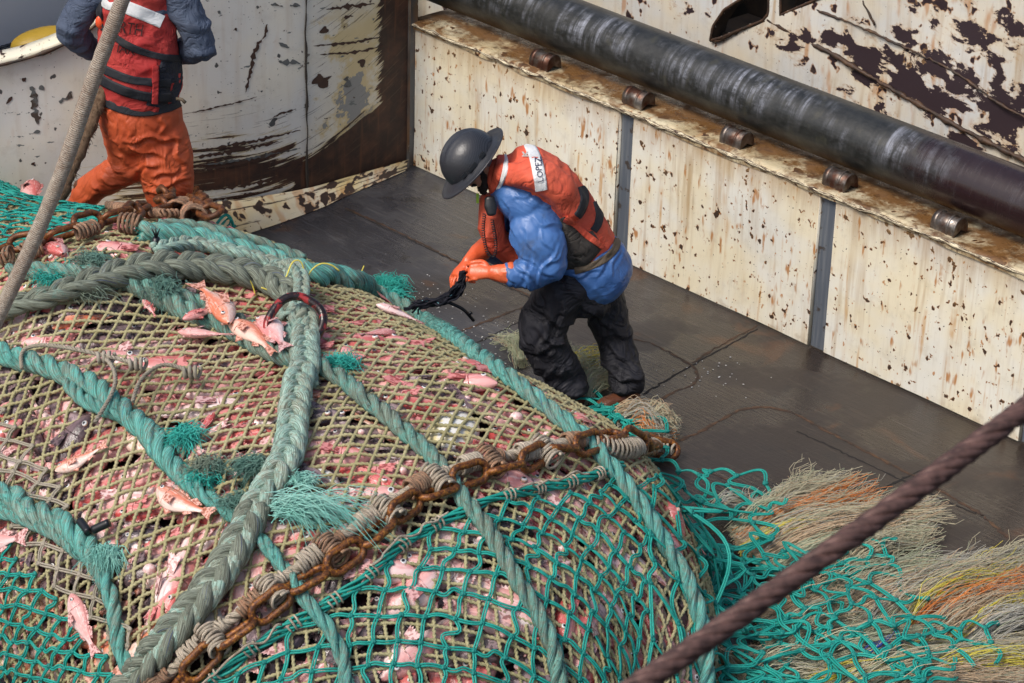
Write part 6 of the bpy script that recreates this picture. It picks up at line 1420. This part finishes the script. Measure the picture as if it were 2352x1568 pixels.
SL = [(1158, 512, 1198, 592, 1), (1212, 468, 1292, 502, 1), (1222, 500, 1300, 528, .9), (1178, 588, 1246, 642, 1), (1196, 574, 1276, 618, 1.1), (1222, 552, 1212, 652, .9), (1286, 552, 1226, 646, .9), (1176, 470, 1250, 448, .8), (1238, 515, 1280, 585, .9),
      (1168, 610, 1190, 652, .8), (1203, 608, 1212, 656, .8), (1160, 470, 1182, 545, .9), (1250, 600, 1300, 560, .8), (1200, 520, 1230, 580, .7), (1302, 652, 1382, 630, 1), (1320, 640, 1425, 600, 1), (1362, 652, 1432, 565, 1), (1400, 650, 1438, 590, .8), (1190, 640, 1250, 655, .7)]
remesh(g, 'jacket', M_blue, pw, .009, 3, [(.012, creases(pseg(SL, -.3), .010, Y0 - .02)), (.010, fold((.2, -.3, 1), 8, 3, sharp=3, mask=lambda V: .35 + .9 * np.exp(-(((V - LEl) ** 2).sum(1)) / .06))), (.020, fold((1, 0, .5), 11, 1, sharp=4, mask=lambda V: .25 + np.exp(-(((V - LEl) ** 2).sum(1)) / .03))), (.0012, (13, 13, 13), 6, True, elb)])
jb = None
# life vest, bulky foam over the upper torso
g = Geo()
loft(g, [J(1142, 398), J(1168, 408), J(1214, 420), J(1268, 482), J(1318, 548), J(1338, 572)], [(.105, .125), (.165, .170), (.240, .225), (.252, .236), (.240, .232), (.222, .215)], N=(0, -1, 0))
loft(g, [J(1158, 398, -.10), J(1188, 400, -.18), J(1232, 402, -.23), J(1280, 430, -.23), J(1315, 478, -.19)], [.07, .09, .105, .105, .10], N=(0, -1, 0))
vest = remesh(g, 'life_vest', M_vest, pw, .011, 5, [(.009, fold((1, 0, -.6), 10, 3)), (.006, (5, 5, 5), 6, False, None), (.004, (12, 12, 12), 7, True, None)])
vb = bvh_of(vest)
# arm opening: the blue sleeve comes through in front of the vest; grimy side panel
vside = band(vb, [(1245, 640), (1268, 600), (1300, 555), (1345, 560), (1360, 575)], [60, 95, 110, 70, 40], 'side_panel', M_vestd, vest, .006, .004)
band(vb, [(1262, 600), (1298, 590), (1335, 572), (1372, 548)], [60, 74, 70, 44], 'side_panel', M_vestd, vest, .006, .002)
band(vb, [(1215, 592), (1250, 580), (1285, 545), (1310, 505)], [40, 90, 95, 30], 'side_panel', M_vestd, vest, .006, .003)
for pl_, w_ in (([(1336, 428), (1342, 455), (1336, 480), (1326, 496)], 18), ([(1370, 462), (1376, 490), (1372, 515), (1362, 530)], 16)): band(vb, pl_, w_, 'webbing', M_strap, vest, .004, .006)
band(vb, [(1300, 498), (1330, 525), (1360, 550), (1382, 566)], 13, 'webbing', M_vest, vest, .007, .012)
rf = band(vb, [(1212, 328), (1228, 360), (1238, 400), (1244, 436)], [22, 26, 28, 27], 'reflective_strip', M_refl, vest, .003, .005)
band(vb, [(1152, 345), (1160, 372), (1156, 400), (1146, 425), (1138, 442)], [14, 16, 16, 15, 10], 'reflective_strip', M_refl, vest, .003, .008)
text_on(vb, 'LOPEZ', (1239, 390), 19, -math.pi / 2 - .12, M_txt, vest, off=.014, sx=.95)
# small wing-like emblem
g = Geo()
for sg in (1, -1):
    for (x0, y0, x1, y1) in ((1206, 360, 1206 + 4, 357 - 7 * 0), ): pass
def patch(bv, polys, off, name, mat, par):
    g = Geo()
    for poly in polys:
        V = []; 
        for x, y in poly:
            h = castn(bv, x, y); V.append(h[0] + h[1] * off)
        V = np.array(V); c_ = V.mean(0); b = g.n; n = len(V); g.add(np.concatenate([V, [c_]]), np.array([[i, (i + 1) % n, n] for i in range(n)]))
    return g.build(name, mat, par, smooth=False)
patch(vb, [[(1199, 351), (1203, 351), (1207, 356), (1204, 359)], [(1214, 351), (1210, 352), (1207, 357), (1209, 360)], [(1200, 359), (1214, 359), (1214, 361), (1200, 361)]], .011, 'emblem', M_gray, vest)
band(vb, [(1148, 336), (1150, 370), (1146, 400), (1134, 430), (1122, 455)], [14, 18, 18, 16, 12], 'collar', M_vest, vest, .012, .004)
# belt over the jacket
jk = [o for o in pw.children if o.name.startswith('jacket')][0]; jb = bvh_of(jk)
band(jb, [(1418, 548), (1412, 572), (1390, 594), (1355, 612), (1320, 622)], 16, 'belt', M_belt, jk, .004, .003)
# front of the vest seen under the chin
g = Geo(); loft(g, [J(1128, 462, -.02), J(1128, 505, -.05), J(1140, 545, -.02), J(1180, 585, .02)], [(.07, .10), (.085, .13), (.085, .15), (.07, .13)], N=(0, -1, 0)); vf = remesh(g, 'vest_front', M_vest, vest, .010, 4, [(.006, (9, 9, 9), 3, True, None)])
# radio with coiled cord
g = Geo(); rc = J(1127, 473, -.22); rx_ = unit(Rt * .95 + Up * .12); ru = unit(Up - rx_ * (Up @ rx_)); rz_ = np.cross(rx_, ru)
loft(g, [rc + ru * .045, rc + ru * .0, rc - ru * .045], [(.032, .018), (.040, .020), (.030, .016)], N=rz_); rad_ = remesh(g, 'radio', M_plast, pw, .006, 2)
g = Geo(); t = np.linspace(0, 1, 400)[:, None]; Pc_ = resample(spline(np.array([J(1113, 490, -.22), J(1110, 530, -.22), J(1118, 575, -.22), J(1132, 590, -.2), J(1139, 570, -.2), J(1135, 530, -.2), J(1130, 505, -.2)]), 10), 0, n=420)
T_, N_, B_q = nframe(Pc_, np.tile(-Fw, (420, 1))); phc = np.arange(420) * .55
add_tube(g, Pc_ + (N_ * np.cos(phc)[:, None] + B_q * np.sin(phc)[:, None]) * .0085, .0035, 5); g.build('coiled_cord', M_plast, rad_)
g = Geo(); m_ = Mt('hi_vis_yellow', .6); m_.col((.45, .75, .05)); box(g, (-.008, -.002, -.03), (.008, .002, .03), lambda a, b, c: J(1097, 455, -.05) + Rt * a - Fw * b + Up * c); g.build('yellow_tab', m_.m, pw, smooth=False)
# gloves
gl_d1 = unit(J(1060, 622, -.30) - J(1150, 628, -.34)); gl_d3 = unit(-Fw * .85 + Up * .2); gl_d3 = unit(gl_d3 - gl_d1 * (gl_d3 @ gl_d1)); gl_d2 = np.cross(gl_d1, gl_d3); gl_d2 = gl_d2 if gl_d2 @ Up > 0 else -gl_d2
g = Geo(); W1 = J(1130, 626, -.335)
loft(g, [J(1174, 628, -.34), J(1155, 628, -.34), W1], [(.072, .066), (.062, .056), (.046, .040)])
hand(g, W1, gl_d1, gl_d2, gl_d3, [(.85, .05, 1.0), (.95, 0, 1.05), (1.0, -.03, 1.0), (1.05, -.08, .85)], [(.75, .75, .1), (1, .0, .1), (1, -.25, 0)], 1.28)
remesh(g, 'glove', M_glove, pw, .0055, 3, [(.0025, (16, 30, 30), 3, True, lambda V: np.clip(((V - W1) @ -gl_d1) * 20, 0, 1))])
h1 = J(1052, 604, -.12); h0 = J(1078, 598, -.06); gd1 = unit(J(1036, 640, -.16) - h0); gd3 = unit(-Rt * .8 + Up * .45 - Fw * .5); gd3 = unit(gd3 - gd1 * (gd3 @ gd1)); gd2 = np.cross(gd1, gd3); gd2 = gd2 if gd2 @ (-Fw + Rt) > 0 else -gd2
g = Geo(); loft(g, [J(1116, 568, .08), J(1098, 582, .02), h0, h0 + gd1 * .02], [(.066, .062), (.062, .058), (.040, .036), (.036, .032)])
hand(g, h0, gd1, gd2, gd3, [(.55, .10, 1.0), (.50, .0, 1.1), (.50, -.08, 1.05), (.55, -.18, .85)], [(.8, .7, -.4), (.9, .3, -.5), (1, 0, -.4)], 1.25)
remesh(g, 'glove', M_glove, pw, .0055, 3, [(.0008, (25, 25, 25), 3, True, None)])
for ch in pw.children:
    if ch.name.split('.')[0] != 'hard_hat': ch.matrix_parent_inverse = Matrix.Translation(-pw.location)
# the black twine he works on
M_btw = rope_mat('black_twine', (.010, .013, .024), (.018, .024, .04), (.03, .035, .05), .3, blue=False)
m_ = Mt('light_blue_fleck', .5); m_.col((.25, .55, .62)); M_fl = m_.m
g = Geo(); gf = Geo()
for i in range(26):
    a_ = rng.normal(0, 1); o1 = J(1066 + rng.normal(0, 5), 622, -.24 + rng.normal(0, .01)); 
    pts = [o1, J(1060 + a_ * 6, 648, -.24), J(1046 + a_ * 12, 672, -.22 + .03 * rng.normal()), J(1015 + a_ * 8, 690 + rng.normal(0, 7), -.20 + .03 * rng.normal()), J(975 + rng.normal(0, 8), 698 + rng.normal(0, 6), -.18), J(948 + rng.normal(0, 10), 706 + rng.normal(0, 7), -.16)]
    P = resample(spline(np.array(pts), 8), .012); P = P + .004 * np.stack([np.sin(np.arange(len(P)) * .9 + i), np.cos(np.arange(len(P)) * .9 + i), np.sin(np.arange(len(P)) * .7)], -1); add_tube(g, P, .0062, 6)
    if i % 3 == 0:
        k = rng.integers(6, len(P) - 6); add_tube(gf, P[k:k + 4] - Fw * .006 + Up * .002, .0035, 5)
bt = g.build('twine_bundle', M_btw, label='bundle of black twine with light blue flecks held by the bending worker', cat='twine'); gf.build('fleck_strands', M_fl, bt)
g = Geo(); P = resample(spline(np.array([J(1012, 688, -.2), J(1040, 698, -.2), J(1066, 712, -.2), J(1088, 736, -.18)]), 8), .012); add_tube(g, P, .011, 8); add_tube(g, np.array([J(1076, 722, -.2), J(1084, 716, -.2)]), .011, 8); g.build('taped_tail', M_tape, bt)
# ------------------------------------------------------------ worker in orange trousers
Y0 = 17.45
po = empty('person', tuple(atz(360, 575)), label='person seen from behind in orange oilskin trousers and a dark red vest', cat='person')
g = Geo(); hd = J(300, -150, .02)
loft(g, [hd - Z * .09 + [0, .02, 0], hd, hd + Z * .09], [(.055, .07), (.075, .095), (.062, .08)]); loft(g, [hd + [0, .09, .02], hd + [0, .115, -.02]], [.012, .015])
for s_ in (1, -1): loft(g, [hd + [.078 * s_, .0, -.03], hd + [.084 * s_, -.005, .02]], [(.008, .018), (.009, .02)])
loft(g, [hd - Z * .08, J(303, -70), J(305, -40)], [.06, .065, .10])
loft(g, [J(305, -40), J(310, 60), J(318, 160), J(322, 250)], [(.19, .13), (.19, .14), (.16, .13), (.17, .14)])
oL = (J(222, -30, .02), J(160, 72, -.02), J(215, 118, .16)); oR = (J(400, -25, .02), J(462, 108, .0), J(395, 122, .25))
for a_, b_, c_ in (oL, oR): loft(g, [a_, (a_ + b_) / 2, b_, (b_ + c_) / 2, c_], [.07, .058, .048, .042, .032])
oLl = (J(285, 290, .02), J(296, 378, .0), J(190, 462, .08)); oRl = (J(365, 290, .0), J(392, 425, -.06), atz(392, 590, .1))
for a_, b_, c_ in (oLl, oRl): loft(g, [a_, (a_ + b_) / 2, b_, (b_ + c_) / 2, c_], [.10, .085, .062, .055, .04])
bo = remesh(g, 'body', M_skin, po, .012, 5)
g = Geo(); loft(g, [hd + Z * .02, hd + Z * .07, hd + Z * .12], [(.095, .115), (.10, .12), (.06, .07)]); remesh(g, 'knit_cap', M_beanie, po, .01, 4)
g = Geo()
loft(g, [J(316, 222), J(322, 262), J(326, 300)], [(.27, .20), (.288, .22), (.27, .22)])
loft(g, [J(285, 285, .0), J(290, 340, .0), J(300, 380, .0)], [(.165, .17), (.135, .15), (.13, .15)])
loft(g, [J(300, 378, .0), J(262, 400, .0), J(228, 420, .05), J(198, 446, .08), J(180, 480, .08)], [(.13, .14), (.115, .13), (.105, .12), (.10, .11), (.09, .10)])
loft(g, [J(360, 300, 0), J(376, 360, -.03), J(386, 420, -.05), J(394, 475, -.02), J(396, 545, .0)], [(.200, .18), (.200, .18), (.180, .16), (.145, .14), (.13, .13)])
OT = [(262, 228, 252, 284, .8), (284, 316, 360, 300, 1), (294, 322, 390, 346, 1.1), (310, 386, 364, 360, 1), (346, 388, 420, 376, 1), (326, 438, 396, 422, 1), (242, 370, 290, 392, 1), (228, 410, 284, 428, 1), (248, 294, 284, 330, .9), (374, 254, 378, 298, .8), (300, 262, 310, 310, .7), (340, 340, 330, 420, .9), (400, 300, 430, 380, .9), (340, 300, 420, 322, .9), (350, 410, 440, 400, 1), (206, 425, 240, 445, .8), (262, 340, 300, 372, .9)]
remesh(g, 'oilskin_trousers', M_opants, po, .012, 3, [(.021, creases(pseg(OT, -.1), .015, Y0 + .1)), (.010, fold((.55, 0, 1), 6, 4, sharp=5, mask=lambda V: np.clip((J(320, 262)[2] - V[:, 2]) * 6, 0, 1))), (.008, fold((-.5, 0, 1), 8, 1, sharp=5, mask=lambda V: np.clip((J(320, 262)[2] - V[:, 2]) * 6, 0, 1))), (.003, (9, 9, 12), 5, True, None)])
for c_ in (oRl[2], oLl[2]):
    b0 = np.array([c_[0], c_[1], 0 if c_ is oRl[2] else c_[2] - .18]); d_ = np.array([0, 1.0, 0])
    g = Geo(); loft(g, [b0 + Z * .3, b0 + Z * .15, b0 + Z * .07], [(.06, .062), (.056, .06), (.05, .056)], N=d_); loft(g, [b0 - d_ * .05 + Z * .06, b0 + d_ * .1 + Z * .06, b0 + d_ * .18 + Z * .05], [(.045, .045), (.05, .045), (.045, .03)], N=Z)
    remesh(g, 'boot', M_bootb, po, .009, 4)
g = Geo(); loft(g, [J(305, -40), J(312, 60), J(320, 170)], [(.23, .16), (.24, .17), (.22, .16)])
loft(g, [J(250, -45), J(222, -25, .02), J(180, 35, 0), oL[1]], [.10, .112, .105, .100]); loft(g, [oL[1], (oL[1] + oL[2]) / 2, oL[2]], [.10, .092, .075])
loft(g, [J(370, -45), J(405, -20, .02), J(440, 50, 0), oR[1]], [.11, .125, .115, .105]); loft(g, [oR[1], (oR[1] + oR[2]) / 2, oR[2]], [.108, .095, .075])
sh = remesh(g, 'work_shirt', M_denim, po, .012, 4, [(.022, fold((.3, 0, 1), 8, 5, sharp=4)), (.004, (13, 13, 13), 6, True, None)])
g = Geo(); W1 = oL[2]; d1 = unit(oL[2] - oL[1]); d3 = np.array([0, -.3, 1.0]); d3 = unit(d3 - d1 * (d3 @ d1)); d2 = np.cross(d1, d3)
for c0, c1 in ((oL[2], oL[1]), (oR[2], oR[1])):
    g = Geo(); d1 = unit(c0 - c1); d3 = np.array([0, -.3, 1.0]); d3 = unit(d3 - d1 * (d3 @ d1)); d2 = np.cross(d1, d3)
    loft(g, [c0 - d1 * .07, c0 - d1 * .02, c0], [.062, .055, .04]); hand(g, c0, d1, d2, d3, [(.6, .05, 1), (.65, 0, 1.05), (.7, -.04, 1), (.75, -.1, .85)], [(.8, .7, 0), (1, .2, -.2), (1, 0, -.4)]); remesh(g, 'glove', M_glove, po, .007, 3)
g = Geo(); loft(g, [J(312, -45), J(312, 20), J(318, 110), J(322, 175), J(322, 215)], [(.20, .17), (.245, .205), (.285, .225), (.292, .23), (.265, .215)])
rv = remesh(g, 'life_vest', M_redv, po, .012, 5, [(.010, fold((.2, 0, 1), 13, 3)), (.007, (4, 4, 7), 6, True, None), (.005, (9, 9, 12), 7, True, None)]); rb = bvh_of(rv)
band(rb, [(388, 232), (402, 190), (404, 145), (405, 128)], [80, 86, 82, 60], 'side_panel', M_navy, rv, .005, .002); band(rb, [(360, 245), (368, 200), (372, 150)], [50, 34, 24], 'side_panel', M_navy, rv, .005, .001)
band(rb, [(268, 8), (300, 20), (340, 36), (372, 50)], 30, 'reflective_strip', M_refl, rv, .003, .004)
band(rb, [(226, -30), (238, 2), (250, 14), (268, 12)], 18, 'reflective_strip', M_refl, rv, .003, .004)
band(rb, [(222, -10), (224, 30), (226, 62)], 24, 'webbing', M_strap, rv, .004, .008)
band(rb, [(240, 62), (275, 92), (320, 115), (370, 130), (420, 134)], 15, 'webbing', M_strap, rv, .004, .010)
band(rb, [(226, 150), (255, 165), (300, 182), (345, 188), (390, 190)], 18, 'webbing', M_strap, rv, .004, .010)
band(rb, [(226, 176), (255, 194), (300, 212), (345, 222), (390, 222)], 20, 'webbing', M_strap, rv, .004, .010)
band(rb, [(356, 150), (356, 190), (354, 235)], 13, 'webbing', M_redv, rv, .006, .016)
text_on(rb, 'RTH', (302, 66), 40, .17, M_tk, rv, off=.008, sx=.72); text_on(rb, 'IAK', (290, 112), 34, .17, M_tk, rv, off=.006, sx=.8)
for x_, y_ in ((232, 50), (262, 75)):
    h = castn(rb, x_, y_); g = Geo(); m_ = Mt('buckle_orange', .4); m_.col((.85, .10, .03)); blob(g, h[0] + h[1] * .01, (.03, .02, .045), 12, 8); g.build('tag', m_.m, rv)
ot = [o for o in po.children if o.name.startswith('oilskin')][0]; ob_ = bvh_of(ot)
band(ob_, [(228, 205), (240, 232), (285, 252), (330, 258), (380, 250), (412, 236)], 17, 'belt', M_strap, ot, .004, .006)
g = Geo(); P = np.array([J(405, 226, -.15), J(418, 228, -.16), J(426, 236, -.17)]); add_tube(g, P, .012, 8); g.build('knife_handle', M_belt, po)
for ch in po.children: ch.matrix_parent_inverse = Matrix.Translation(-po.location)
